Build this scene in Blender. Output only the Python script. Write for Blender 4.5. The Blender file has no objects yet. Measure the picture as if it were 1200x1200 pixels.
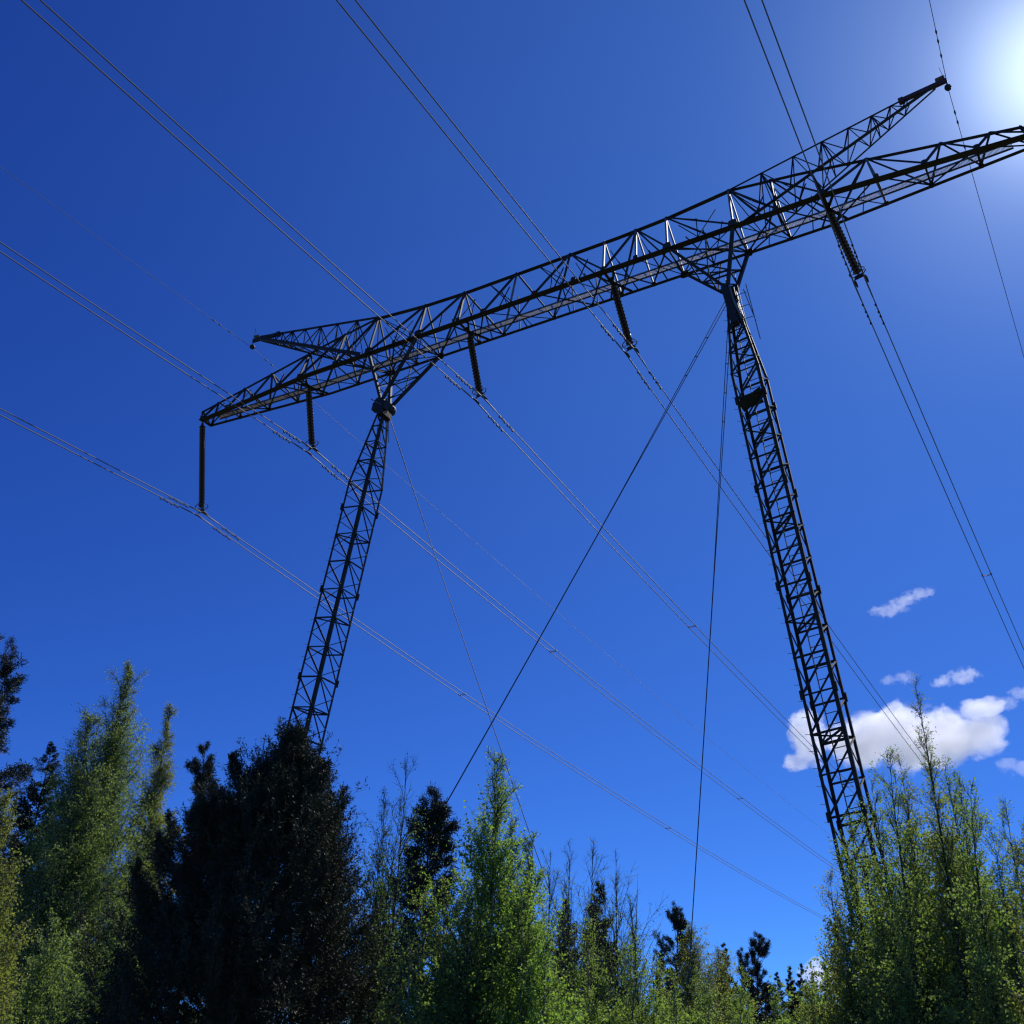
import bpy, math, random
import numpy as np
from mathutils import Vector, Matrix

# ------------------------------------------------------------------ camera
scene = bpy.context.scene
C = scene.collection
S = 0.7                      # metres per tower unit
ZB = 26.03                   # height of the crossbeam's bottom chords
cam_data = bpy.data.cameras.new('camera')
cam = bpy.data.objects.new('camera', cam_data)
C.objects.link(cam)
R_ = Vector((0.87404361, 0.48535903, 0.02178034))
U_ = Vector((0.21315206, -0.42336167, 0.88052887))
F_ = Vector((-0.4365936, 0.76497811, 0.47349184))
cam.matrix_world = Matrix(((R_.x, U_.x, -F_.x, 14.484), (R_.y, U_.y, -F_.y, -25.695),
                           (R_.z, U_.z, -F_.z, 1.6), (0, 0, 0, 1)))
cam_data.sensor_width = 36
cam_data.lens = 36 * 1305.4 / 1200
cam_data.shift_x = -0.0231
cam_data.shift_y = 0.0168
cam_data.clip_start = 0.05
cam_data.clip_end = 20000
scene.camera = cam

# ------------------------------------------------------------------ sky, sun, exposure
SUN_EL, SUN_AZ = math.radians(46.0), math.radians(4.6)      # azimuth from +Y towards +X
sun_dir = Vector((math.cos(SUN_EL) * math.sin(SUN_AZ), math.cos(SUN_EL) * math.cos(SUN_AZ), math.sin(SUN_EL)))
SKY_GRADE = ((1.42, 2.4), (1.30, 2.6), (0.95, 2.25))
world = bpy.data.worlds.new('World')
scene.world = world
world.use_nodes = True
wn, wl = world.node_tree.nodes, world.node_tree.links
wn.clear()
wout = wn.new('ShaderNodeOutputWorld')
wbg = wn.new('ShaderNodeBackground')
sky = wn.new('ShaderNodeTexSky')
sky.sky_type = 'NISHITA'
sky.sun_disc = False
sky.sun_elevation = SUN_EL
sky.sun_rotation = SUN_AZ
sky.altitude = 3000
sky.air_density = 0.6
sky.dust_density = 0.0
sky.ozone_density = 8.0
# circumsolar glow of the real sky round the sun
tc = wn.new('ShaderNodeTexCoord')
dot = wn.new('ShaderNodeVectorMath'); dot.operation = 'DOT_PRODUCT'
dot.inputs[1].default_value = sun_dir
wl.new(tc.outputs['Generated'], dot.inputs[0])
def wmath(op, a, b):
    n = wn.new('ShaderNodeMath'); n.operation = op
    for i, v in enumerate((a, b)):
        if isinstance(v, (int, float)): n.inputs[i].default_value = v
        else: wl.new(v, n.inputs[i])
    return n.outputs[0]
# deep saturated blue of clean spring air (whole sky, channel by channel)
sep = wn.new('ShaderNodeSeparateColor'); comb = wn.new('ShaderNodeCombineColor')
wl.new(sky.outputs[0], sep.inputs[0])
for i_, (pw_, sc_) in enumerate(SKY_GRADE):
    x_ = wmath('MULTIPLY', wmath('POWER', wmath('MULTIPLY', sep.outputs[i_], 0.07), pw_), sc_ / 0.10)
    wl.new(x_, comb.inputs[i_])
cl = wmath('MAXIMUM', dot.outputs['Value'], 0.0)
g1 = wmath('MULTIPLY', wmath('POWER', cl, 600.0), 9.0)
g2 = wmath('MULTIPLY', wmath('POWER', cl, 90.0), 2.6)
gs = wmath('ADD', g1, g2)
g3 = wmath('POWER', cl, 7.0)
glow = wn.new('ShaderNodeMix'); glow.data_type = 'RGBA'; glow.blend_type = 'ADD'
glow.inputs[0].default_value = 1.0
gc = wn.new('ShaderNodeMix'); gc.data_type = 'RGBA'; gc.blend_type = 'MULTIPLY'
gc.inputs[0].default_value = 1.0
gc.inputs[6].default_value = (0.80, 0.92, 1.0, 1)
wl.new(gs, gc.inputs[7])
wide = wn.new('ShaderNodeMix'); wide.data_type = 'RGBA'; wide.blend_type = 'ADD'; wide.inputs[0].default_value = 1.0
wcol = wn.new('ShaderNodeMix'); wcol.data_type = 'RGBA'; wcol.blend_type = 'MULTIPLY'; wcol.inputs[0].default_value = 1.0
wcol.inputs[6].default_value = (0.36, 0.88, 1.7, 1)
wl.new(g3, wcol.inputs[7])
wl.new(comb.outputs[0], wide.inputs[6]); wl.new(wcol.outputs[2], wide.inputs[7])
wl.new(wide.outputs[2], glow.inputs[6])
wl.new(gc.outputs[2], glow.inputs[7])
wl.new(glow.outputs[2], wbg.inputs['Color'])
wbg.inputs['Strength'].default_value = 0.10
wl.new(wbg.outputs[0], wout.inputs[0])

sl = bpy.data.lights.new('sun', 'SUN')
sl.energy = 5.0
sl.angle = math.radians(0.53)
sl.color = (1.0, 0.95, 0.86)
sun = bpy.data.objects.new('sun', sl)
C.objects.link(sun)
sun.rotation_euler = (-sun_dir).to_track_quat('-Z', 'Y').to_euler()
sun.location = (0, 0, 60)

scene.view_settings.view_transform = 'Standard'
scene.view_settings.look = 'None'
scene.view_settings.exposure = 0.0
scene.view_settings.gamma = 1.0
scene.view_settings.use_curve_mapping = False
scene.render.engine = 'CYCLES'
scene.cycles.max_bounces = 8
scene.cycles.transparent_max_bounces = 16
scene.cycles.volume_bounces = 8
scene.cycles.volume_step_rate = 0.5
scene.cycles.volume_max_steps = 160
scene.cycles.use_denoising = True
scene.cycles.filter_width = 1.3

# ------------------------------------------------------------------ materials
def mat(name, color, rough=0.7, metal=0.0, var=0.0, var_scale=3.0, color2=None, bump=0.0, bump_scale=40.0,
        trans=0.0, trans_color=None, spec=0.5):
    m = bpy.data.materials.new(name)
    m.use_nodes = True
    n, l = m.node_tree.nodes, m.node_tree.links
    b = n['Principled BSDF']
    b.inputs['Roughness'].default_value = rough
    b.inputs['Metallic'].default_value = metal
    b.inputs['Specular IOR Level'].default_value = spec
    c1 = (*color, 1)
    c2 = (*(color2 or tuple(max(0, v * (1 - var)) for v in color)), 1)
    geo = n.new('ShaderNodeNewGeometry')
    no = n.new('ShaderNodeTexNoise')
    no.inputs['Scale'].default_value = var_scale
    no.inputs['Detail'].default_value = 5
    l.new(geo.outputs['Position'], no.inputs['Vector'])
    rp = n.new('ShaderNodeValToRGB')
    rp.color_ramp.elements[0].position = 0.35
    rp.color_ramp.elements[0].color = c2
    rp.color_ramp.elements[1].position = 0.65
    rp.color_ramp.elements[1].color = c1
    l.new(no.outputs['Fac'], rp.inputs[0])
    l.new(rp.outputs[0], b.inputs['Base Color'])
    if bump:
        n2 = n.new('ShaderNodeTexNoise'); n2.inputs['Scale'].default_value = bump_scale
        l.new(geo.outputs['Position'], n2.inputs['Vector'])
        bp = n.new('ShaderNodeBump'); bp.inputs['Strength'].default_value = bump; bp.inputs['Distance'].default_value = 0.02
        l.new(n2.outputs['Fac'], bp.inputs['Height']); l.new(bp.outputs[0], b.inputs['Normal'])
    if trans:
        t = n.new('ShaderNodeBsdfTranslucent')
        hs = n.new('ShaderNodeMix'); hs.data_type = 'RGBA'; hs.blend_type = 'MULTIPLY'; hs.inputs[0].default_value = 1
        hs.inputs[7].default_value = (*(trans_color or (1, 1, 1)), 1)
        l.new(rp.outputs[0], hs.inputs[6]); l.new(hs.outputs[2], t.inputs[0])
        mx = n.new('ShaderNodeMixShader'); mx.inputs[0].default_value = trans
        l.new(b.outputs[0], mx.inputs[1]); l.new(t.outputs[0], mx.inputs[2])
        l.new(mx.outputs[0], n['Material Output'].inputs[0])
    return m

M = {
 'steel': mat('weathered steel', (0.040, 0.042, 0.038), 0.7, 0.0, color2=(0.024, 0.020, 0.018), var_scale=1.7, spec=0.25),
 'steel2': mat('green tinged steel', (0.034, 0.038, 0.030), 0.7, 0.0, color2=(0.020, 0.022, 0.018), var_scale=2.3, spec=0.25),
 'zinc_and_sunlit': mat('galvanised and sunlit steel', (0.19, 0.20, 0.205), 0.65, 0.2, color2=(0.11, 0.11, 0.115), var_scale=4.0),  # galvanised fittings, and the pale tone painted on sunlit beam members
 'red': mat('red brown steel', (0.10, 0.035, 0.035), 0.6, 0.1, color2=(0.06, 0.025, 0.03), var_scale=3.0),
 'dark': mat('dark casting', (0.018, 0.018, 0.019), 0.7, 0.0, color2=(0.012, 0.012, 0.012)),
 'porcelain': mat('brown glazed porcelain', (0.035, 0.018, 0.014), 0.12, 0.0, color2=(0.02, 0.012, 0.012), spec=0.8),
 'alu': mat('aluminium strand', (0.17, 0.165, 0.165), 0.65, 0.25, color2=(0.18, 0.17, 0.18), var_scale=6.0),
 'rope': mat('steel guy rope', (0.07, 0.06, 0.06), 0.7, 0.2, color2=(0.06, 0.055, 0.06), var_scale=3.0),
 'birch_bark': mat('birch bark', (0.36, 0.34, 0.31), 0.8, color2=(0.10, 0.085, 0.075), var_scale=9.0, bump=0.4),
 'twig': mat('dark twig bark', (0.075, 0.06, 0.05), 0.85, color2=(0.04, 0.032, 0.028), var_scale=8.0),
 'pine_bark': mat('pine bark', (0.14, 0.075, 0.045), 0.9, color2=(0.06, 0.04, 0.03), var_scale=6.0, bump=0.6),
 'spruce_bark': mat('spruce bark', (0.07, 0.055, 0.045), 0.9, color2=(0.04, 0.033, 0.028), var_scale=6.0, bump=0.6),
 'leaf': mat('young birch leaf', (0.225, 0.315, 0.10), 0.6, color2=(0.15, 0.225, 0.075), var_scale=5.0, spec=0.25, trans=0.55, trans_color=(1.35, 1.4, 0.65)),
 'leaf_bright': mat('bright aspen leaf', (0.24, 0.355, 0.095), 0.6, color2=(0.17, 0.265, 0.075), var_scale=4.0, spec=0.25, trans=0.55, trans_color=(1.35, 1.45, 0.65)),
 'leaf_far': mat('hanging birch leaf', (0.215, 0.295, 0.11), 0.6, color2=(0.15, 0.22, 0.085), var_scale=1.2, spec=0.25, trans=0.5, trans_color=(1.4, 1.4, 0.6)),
 'leaf_olive': mat('olive birch leaf', (0.235, 0.28, 0.09), 0.6, color2=(0.165, 0.205, 0.07), var_scale=1.5, spec=0.25, trans=0.5, trans_color=(1.4, 1.35, 0.55)),
 'spruce': mat('spruce needle', (0.034, 0.050, 0.026), 0.6, color2=(0.018, 0.030, 0.017), var_scale=2.0, spec=0.15, trans=0.12),
 'pine': mat('pine needle', (0.038, 0.056, 0.036), 0.6, color2=(0.022, 0.036, 0.024), var_scale=2.0, spec=0.15, trans=0.12),
 'juniper': mat('juniper needle', (0.055, 0.075, 0.036), 0.65, color2=(0.022, 0.032, 0.017), var_scale=3.0, spec=0.15, trans=0.08),
 'soil': mat('forest floor', (0.06, 0.05, 0.03), 0.95, color2=(0.04, 0.055, 0.02), var_scale=0.8, bump=0.6, bump_scale=3.0),
 'grass': mat('grass', (0.07, 0.11, 0.03), 0.7, color2=(0.09, 0.09, 0.035), var_scale=0.6, trans=0.3),
 'concrete': mat('concrete', (0.32, 0.31, 0.29), 0.9, color2=(0.22, 0.21, 0.20), var_scale=3.0, bump=0.4),
}

# ------------------------------------------------------------------ mesh helpers
def tag(o, label=None, cat=None, group=None, kind=None):
    if label: o['label'] = label
    if cat: o['category'] = cat
    if group: o['group'] = group
    if kind: o['kind'] = kind
    return o

def link(name, me, parent=None, loc=None):
    o = bpy.data.objects.new(name, me)
    C.objects.link(o)
    if parent: o.parent = parent
    if loc is not None: o.location = loc
    return o

def empty(name, loc=(0, 0, 0), **k):
    o = bpy.data.objects.new(name, None)
    o.empty_display_size = 0.3
    C.objects.link(o)
    o.location = loc
    tag(o, k.get('label'), k.get('cat'), k.get('group'), k.get('kind'))
    return o

def mesh_np(name, verts, quads, m, smooth=False):
    """verts (n,3), quads (q,4)"""
    me = bpy.data.meshes.new(name)
    nv, nq = len(verts), len(quads)
    me.vertices.add(nv); me.loops.add(nq * 4); me.polygons.add(nq)
    me.vertices.foreach_set('co', np.ascontiguousarray(verts, dtype=np.float32).ravel())
    me.loops.foreach_set('vertex_index', np.ascontiguousarray(quads, dtype=np.int32).ravel())
    me.polygons.foreach_set('loop_start', np.arange(0, nq * 4, 4, dtype=np.int32))
    if smooth: me.polygons.foreach_set('use_smooth', np.ones(nq, dtype=bool))
    me.update(calc_edges=True)
    me.materials.append(m)
    return me

def W(x, y, z):
    """tower units -> metres"""
    return Vector((x * S, y * S, z * S + ZB))

class Parts:
    """collects raw geometry for ONE mesh"""
    def __init__(self): self.v, self.f = [], []
    def add(self, vs, fs):
        k = len(self.v); self.v += [tuple(v) for v in vs]; self.f += [tuple(i + k for i in f) for f in fs]
    def frame(self, a, b, up=None):
        d = (b - a).normalized()
        up = up or Vector((0, 0, 1))
        if abs(d.dot(up)) > 0.97: up = Vector((0, 1, 0))
        s = d.cross(up).normalized(); t = s.cross(d)
        return d, s, t
    def prism(self, a, b, prof, up=None):
        a, b = Vector(a), Vector(b)
        d, s, t = self.frame(a, b, up); n = len(prof)
        vs = [p + s * x + t * y for p in (a, b) for x, y in prof]
        fs = [(i, (i + 1) % n, n + (i + 1) % n, n + i) for i in range(n)]
        fs += [tuple(range(n))[::-1], tuple(range(n, 2 * n))]
        self.add(vs, fs)
    def angle(self, a, b, w, th=0.009, up=None):       # rolled L section
        h = w / 2
        self.prism(a, b, [(-h, -h), (h, -h), (h, -h + th), (-h + th, -h + th), (-h + th, h), (-h, h)], up)
    def box(self, a, b, w, h, up=None):
        self.prism(a, b, [(-w / 2, -h / 2), (w / 2, -h / 2), (w / 2, h / 2), (-w / 2, h / 2)], up)
    def tube(self, pts, r, n=8, closed=False):
        pts = [Vector(p) for p in pts]; k = len(pts); vs = []
        for i, p in enumerate(pts):
            a = pts[i - 1] if (i or closed) else p
            b = pts[(i + 1) % k] if (i < k - 1 or closed) else p
            d, s, t = self.frame(a, b, Vector((0.13, 0.21, 0.97)))
            rr = r[i] if isinstance(r, (list, tuple)) else r
            vs += [p + s * math.cos(2 * math.pi * j / n) * rr + t * math.sin(2 * math.pi * j / n) * rr for j in range(n)]
        fs = []
        for i in range(k if closed else k - 1):
            i2 = (i + 1) % k
            fs += [(i * n + j, i * n + (j + 1) % n, i2 * n + (j + 1) % n, i2 * n + j) for j in range(n)]
        if not closed: fs += [tuple(range(n))[::-1], tuple((k - 1) * n + j for j in range(n))]
        self.add(vs, fs)
    def lathe(self, prof, n=16, axis_from=Vector((0, 0, 0)), axis=Vector((0, 0, 1))):
        d = axis.normalized(); up = Vector((0, 1, 0)) if abs(d.y) < .9 else Vector((1, 0, 0))
        s = d.cross(up).normalized(); t = s.cross(d); vs = []; k = len(prof)
        for r, z in prof:
            vs += [axis_from + d * z + (s * math.cos(2 * math.pi * j / n) + t * math.sin(2 * math.pi * j / n)) * r for j in range(n)]
        fs = [(i * n + j, i * n + (j + 1) % n, (i + 1) * n + (j + 1) % n, (i + 1) * n + j) for i in range(k - 1) for j in range(n)]
        self.add(vs, fs)
    def build(self, name, m, parent=None, smooth=False):
        me = bpy.data.meshes.new(name)
        me.from_pydata(self.v, [], self.f); me.update()
        if smooth:
            for q in me.polygons: q.use_smooth = True
        me.materials.append(m)
        return link(name, me, parent)

def member(name, a, b, w, m, parent, up=None, th=0.009):
    P = Parts(); P.angle(a, b, w, th, up)
    return P.build(name, m, parent)

def gusset(P, p, n, r, th=0.012):
    """small irregular plate with bolts centred on p, normal n"""
    n = Vector(n).normalized()
    P.prism(p - n * th, p + n * th, [(-r, -r * .6), (-r * .4, -r), (r * .6, -r), (r, -r * .3), (r * .9, r * .7), (r * .2, r), (-r * .8, r * .8)])

# ------------------------------------------------------------------ the tower
tower = empty('transmission_tower', W(0, 0, 0), cat='power pylon',
              label='dark steel lattice portal pylon with two legs and a long crossbeam')
TINV = Vector(tower.location)
def tpart(name, parent=tower):
    return name
# geometry below is in world metres; parts get an inverse offset through their parent matrix
def keep(o):
    o.matrix_parent_inverse = Matrix.Translation(-TINV)
    return o
def sub(o):
    return o

AX = -0.40                        # apex chord runs slightly towards -x of the bottom nodes
w0, h0 = 0.99, 2.80
XT = 22.0
def half(x):
    a = abs(x)
    return w0 if a < 13.8 else w0 + (0.36 - w0) * (a - 13.8) / (XT - 13.8)
def hgt(x):
    a = abs(x)
    if a < 4.4: return 2.70
    if a < 6.8: return 2.70 + (a - 4.4) / 2.4 * 0.10
    if a < 9.85: return 2.80 + (a - 6.8) / 3.05 * 0.31
    if a < 13.0: return 3.11 - (a - 9.85) / 3.15 * 0.50
    return 2.61 + (0.85 - 2.61) * (a - 13.0) / (XT - 13.0)
def N(x): return W(x, -half(x), 0)
def Fb(x): return W(x, half(x), 0)
def A(x): return W(x + AX, 0, hgt(x))

nodesN = [-21.9, -19.9, -17.9, -16.0, -14.4, -12.0, -9.83, -8.2, -6.74, -4.37, -2.95, -0.1, 2.0, 3.55, 5.2, 6.74, 9.83, 11.8, 13.8, 16.0, 17.9, 19.9, 21.9]
P = Parts(); P.angle(A(-4.4), A(4.4), 0.15, .014)
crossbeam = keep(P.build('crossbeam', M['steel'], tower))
for x in nodesN:
    r = 0.085 if abs(x) not in (9.83, 6.74) else 0.15
    for f, dy in ((N, -.04), (Fb, .04)):
        P = Parts(); gusset(P, f(x) + Vector((0, dy, .02)), (0, 1, 0), r); P.build('gusset_plate', M['steel'], crossbeam)

def chordline(f, xs, w, name='chord', m='steel', th=0.014):
    P = Parts()
    for a, b in zip(xs[:-1], xs[1:]):
        P.angle(f(a), f(b), w, th)
    return P.build(name, M[m], crossbeam)
xs_all = [-XT, -13.8, -9.85, 0, 9.85, 13.8, XT]
chordline(N, [-XT, -13.8, 13.8, XT], 0.225)
chordline(Fb, [-XT, -13.8, 13.8, XT], 0.11)
chordline(A, [4.4, 6.8, 9.85], 0.15)
chordline(A, [-9.85, -6.8, -4.4], 0.15)
chordline(A, [9.85, 13.0, XT], 0.11)
chordline(A, [-XT, -13.0, -9.85], 0.085)
chordline(lambda x: N(x) + Vector((0, 0.10, 0.06)), [-XT + .3, -13.8], 0.07)    # doubled plate of the left arm

# web of the two inclined faces: pairs (bottom node x, apex node x), main and light members
web = [(-21.9, -20.8), (-19.9, -20.8), (-19.9, -18.9), (-17.9, -18.9), (-17.9, -17.0), (-16.0, -17.0), (-16.0, -14.4), (-14.4, -14.4),
       (-14.4, -12.0), (-12.0, -12.0), (-12.0, -9.83), (-9.83, -9.83), (-9.83, -6.74), (-6.74, -6.74), (-6.74, -4.37), (-4.37, -4.37),
       (-2.95, -4.37), (-2.95, -1.3), (-0.1, -1.3), (-0.1, 1.7), (3.55, 1.7), (3.55, 3.55), (3.55, 5.2), (5.2, 5.2), (6.74, 5.2),
       (6.74, 6.74), (9.83, 6.74), (9.83, 9.83), (11.8, 9.83), (11.8, 11.8), (13.8, 11.8), (13.8, 13.6), (13.8, 16.0),
       (16.0, 16.0), (17.9, 16.0), (17.9, 19.0), (19.9, 19.0), (19.9, 20.9), (21.9, 20.9)]
light = [(-20.9, -19.9), (-18.9, -17.9), (-16.0, -15.8), (-13.2, -13.2), (-8.2, -9.83), (-8.2, -6.74), (-8.2, -8.2), (-5.5, -5.5), (-4.37, -3.0), (-3.6, -3.6),
         (-1.6, -2.4), (-2.0, -1.3), (0.8, 0.8), (1.0, 1.7), (2.6, 1.7), (2.3, 3.0), (4.4, 3.55), (5.9, 5.2), (8.2, 6.74), (8.2, 8.2), (8.2, 9.83), (10.8, 11.8), (12.8, 13.6), (15.0, 16.0)]
vert_light = {(-0.1, -0.1)}
for (bx, ax) in web:
    vertical = abs(bx - ax) < 0.15
    bright = vertical and bx in (3.55, 5.2, 6.74, 9.83, 16.0)  # posts painted paler to imitate sun glinting on the same steel
    member('diagonal', N(bx), A(ax), 0.062, M['zinc_and_sunlit'] if bright else M['steel'], crossbeam, Vector((0, 1, .2)))
    member('diagonal', Fb(bx), A(ax), 0.055, M['zinc_and_sunlit'] if (vertical and bx > 3) or bx in (-2.95,) else M['steel'], crossbeam, Vector((0, 1, .2)))  # paler far-side members: sunlit look put into the colour
for (bx, ax) in light:
    def mid(f, b, a, t): return f(b).lerp(A(a), t)
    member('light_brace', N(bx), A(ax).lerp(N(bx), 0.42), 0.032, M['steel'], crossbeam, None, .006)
    member('light_brace', Fb(bx), A(ax).lerp(Fb(bx), 0.42), 0.032, M['zinc_and_sunlit'] if bx > 2 and int(bx * 10) % 3 == 0 else M['steel'], crossbeam, None, .006)  # some braces get the painted sunlit tone
# sub-braces meeting the diagonals half way
for x0, x1, xa in ((-4.37, -2.95, -3.0), (-2.95, -1.3, -2.4), (-1.3, -0.1, 0.2), (-0.1, 1.7, 1.0), (1.7, 3.55, 2.3), (6.74, 9.83, 8.2), (-9.83, -6.74, -8.2), (9.83, 11.8, 10.8)):
    for f in (N, Fb):
        p = f((x0 + x1) / 2).lerp(A((x0 + x1) / 2), .5)
        member('light_brace', p, f(x1), 0.03, M['steel'], crossbeam, None, .006)
        member('light_brace', p, A(x0), 0.03, M['steel'], crossbeam, None, .006)
# bottom face: cross struts and zigzag
for x in nodesN:
    if x in (-0.1, 2.0, 5.2): continue
    member('strut', N(x), Fb(x), 0.06, M['zinc_and_sunlit'] if x in (-8.2, 16.0, -19.9) else M['steel'], crossbeam)  # a few struts coloured paler as if the sun caught them
for i, (a, b) in enumerate(zip(nodesN[:-1], nodesN[1:])):
    f, g = (N, Fb) if i % 2 else (Fb, N)
    member('plan_brace', f(a) + Vector((0, 0, .03)), g(b) + Vector((0, 0, .03)), 0.055, M['steel'], crossbeam)
    if b - a < 3.2 and 2 < i < 19:
        member('plan_brace', g(a) + Vector((0, 0, -.03)), f(b) + Vector((0, 0, -.03)), 0.035, M['steel'], crossbeam, None, .006)
# end caps of the crossbeam
for s in (-1, 1):
    member('end_post', N(s * XT), A(s * XT), 0.07, M['steel'], crossbeam)
    member('end_post', Fb(s * XT), A(s * XT), 0.07, M['steel'], crossbeam)
    member('strut', N(s * XT), Fb(s * XT), 0.08, M['steel'], crossbeam)

# walkway: two side rails and an open grating of bars
def walk(x):
    a = abs(x)
    return 0.34 if a < 13.8 else 0.34 + (0.06 - 0.34) * (a - 13.8) / (XT - 13.8)
rail = Parts(); grat = Parts()
segs = [-21.2, -13.8, 13.8, 21.2]
for a, b in zip(segs[:-1], segs[1:]):
    for dy in (-0.17, 0.17):
        rail.box(W(a, walk(a) + dy, 0.10), W(b, walk(b) + dy, 0.10), 0.02, 0.06)
x = -21.1
while x < 21.2:
    c = W(x, walk(x), 0.10)
    grat.box(c + Vector((0, -0.115, 0)), c + Vector((0, 0.115, 0)), 0.016, 0.014)
    x += 0.045
wk = rail.build('walkway', M['zinc_and_sunlit'], crossbeam)
g_ = grat.build('walkway_grating', M['zinc_and_sunlit'], crossbeam); tag(g_, kind='stuff')

# ------------------------------------------------------------------ earth wire peaks
for s in (-1, 1):
    root_n, root_f, root_a = N(s * 10.3), Fb(s * 10.0), A(s * 9.83)
    tip = W(s * 19.34, 0, 4.8)
    dirx = Vector((s, 0, 0))
    tn, tf, ta = tip + Vector((-s * .35, -0.07, -.05)), tip + Vector((-s * .35, 0.09, -.05)), tip + Vector((-s * .35, 0, .08))
    P = Parts()
    P.box(tip + Vector((-s * 1.30, 0, -0.14)), tip, 0.11, 0.13)
    P.box(tip + Vector((-s * 1.42, 0, -0.16)), tip + Vector((-s * 1.27, 0, -0.14)), 0.15, 0.17)
    pk = keep(P.build('earth_wire_peak', M['red'] if s > 0 else M['steel'], tower))
    def L3(a, b, t): return a.lerp(b, t)
    P = Parts(); P.angle(root_n, tn, 0.115, .012); P.build('chord', M['steel'], pk)
    P = Parts(); P.angle(root_f, tf, 0.06, .01); P.build('chord', M['steel'], pk)
    P = Parts(); P.angle(root_a, ta, 0.06, .01); P.build('chord', M['steel'], pk)
    ts = [0, .17, .33, .47, .60, .71, .80, .88]
    for k, (t0, t1) in enumerate(zip(ts[:-1], ts[1:])):
        q = (t0 + t1) / 2
        for ra, ta_, rb, tb_ in ((root_a, ta, root_n, tn), (root_a, ta, root_f, tf), (root_n, tn, root_f, tf)):
            member('lacing', L3(ra, ta_, t0), L3(rb, tb_, q), 0.035, M['steel'], pk, None, .007)
            member('lacing', L3(rb, tb_, q), L3(ra, ta_, t1), 0.035, M['steel'], pk, None, .007)
            if k % 2: member('strut', L3(ra, ta_, t0), L3(rb, tb_, t0), 0.035, M['steel'], pk, None, .007)
    P = Parts()          # bird spikes and top bracket
    P.tube([tip + Vector((-s * .05, -.03, .05)), tip + Vector((-s * .12, -.10, .52))], 0.007, 5)
    P.tube([tip + Vector((-s * .12, .03, .05)), tip + Vector((s * .02, .20, .50))], 0.007, 5)
    P.build('bird_spike', M['steel'], pk)
    P = Parts()
    P.box(tip + Vector((-s * .30, 0, .14)), tip + Vector((-s * .04, 0, .17)), 0.14, 0.05)
    P.box(tip + Vector((-s * .28, 0, .05)), tip + Vector((-s * .28, 0, .16)), 0.05, 0.05)
    P.build('top_bracket', M['zinc_and_sunlit'], pk)

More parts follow.
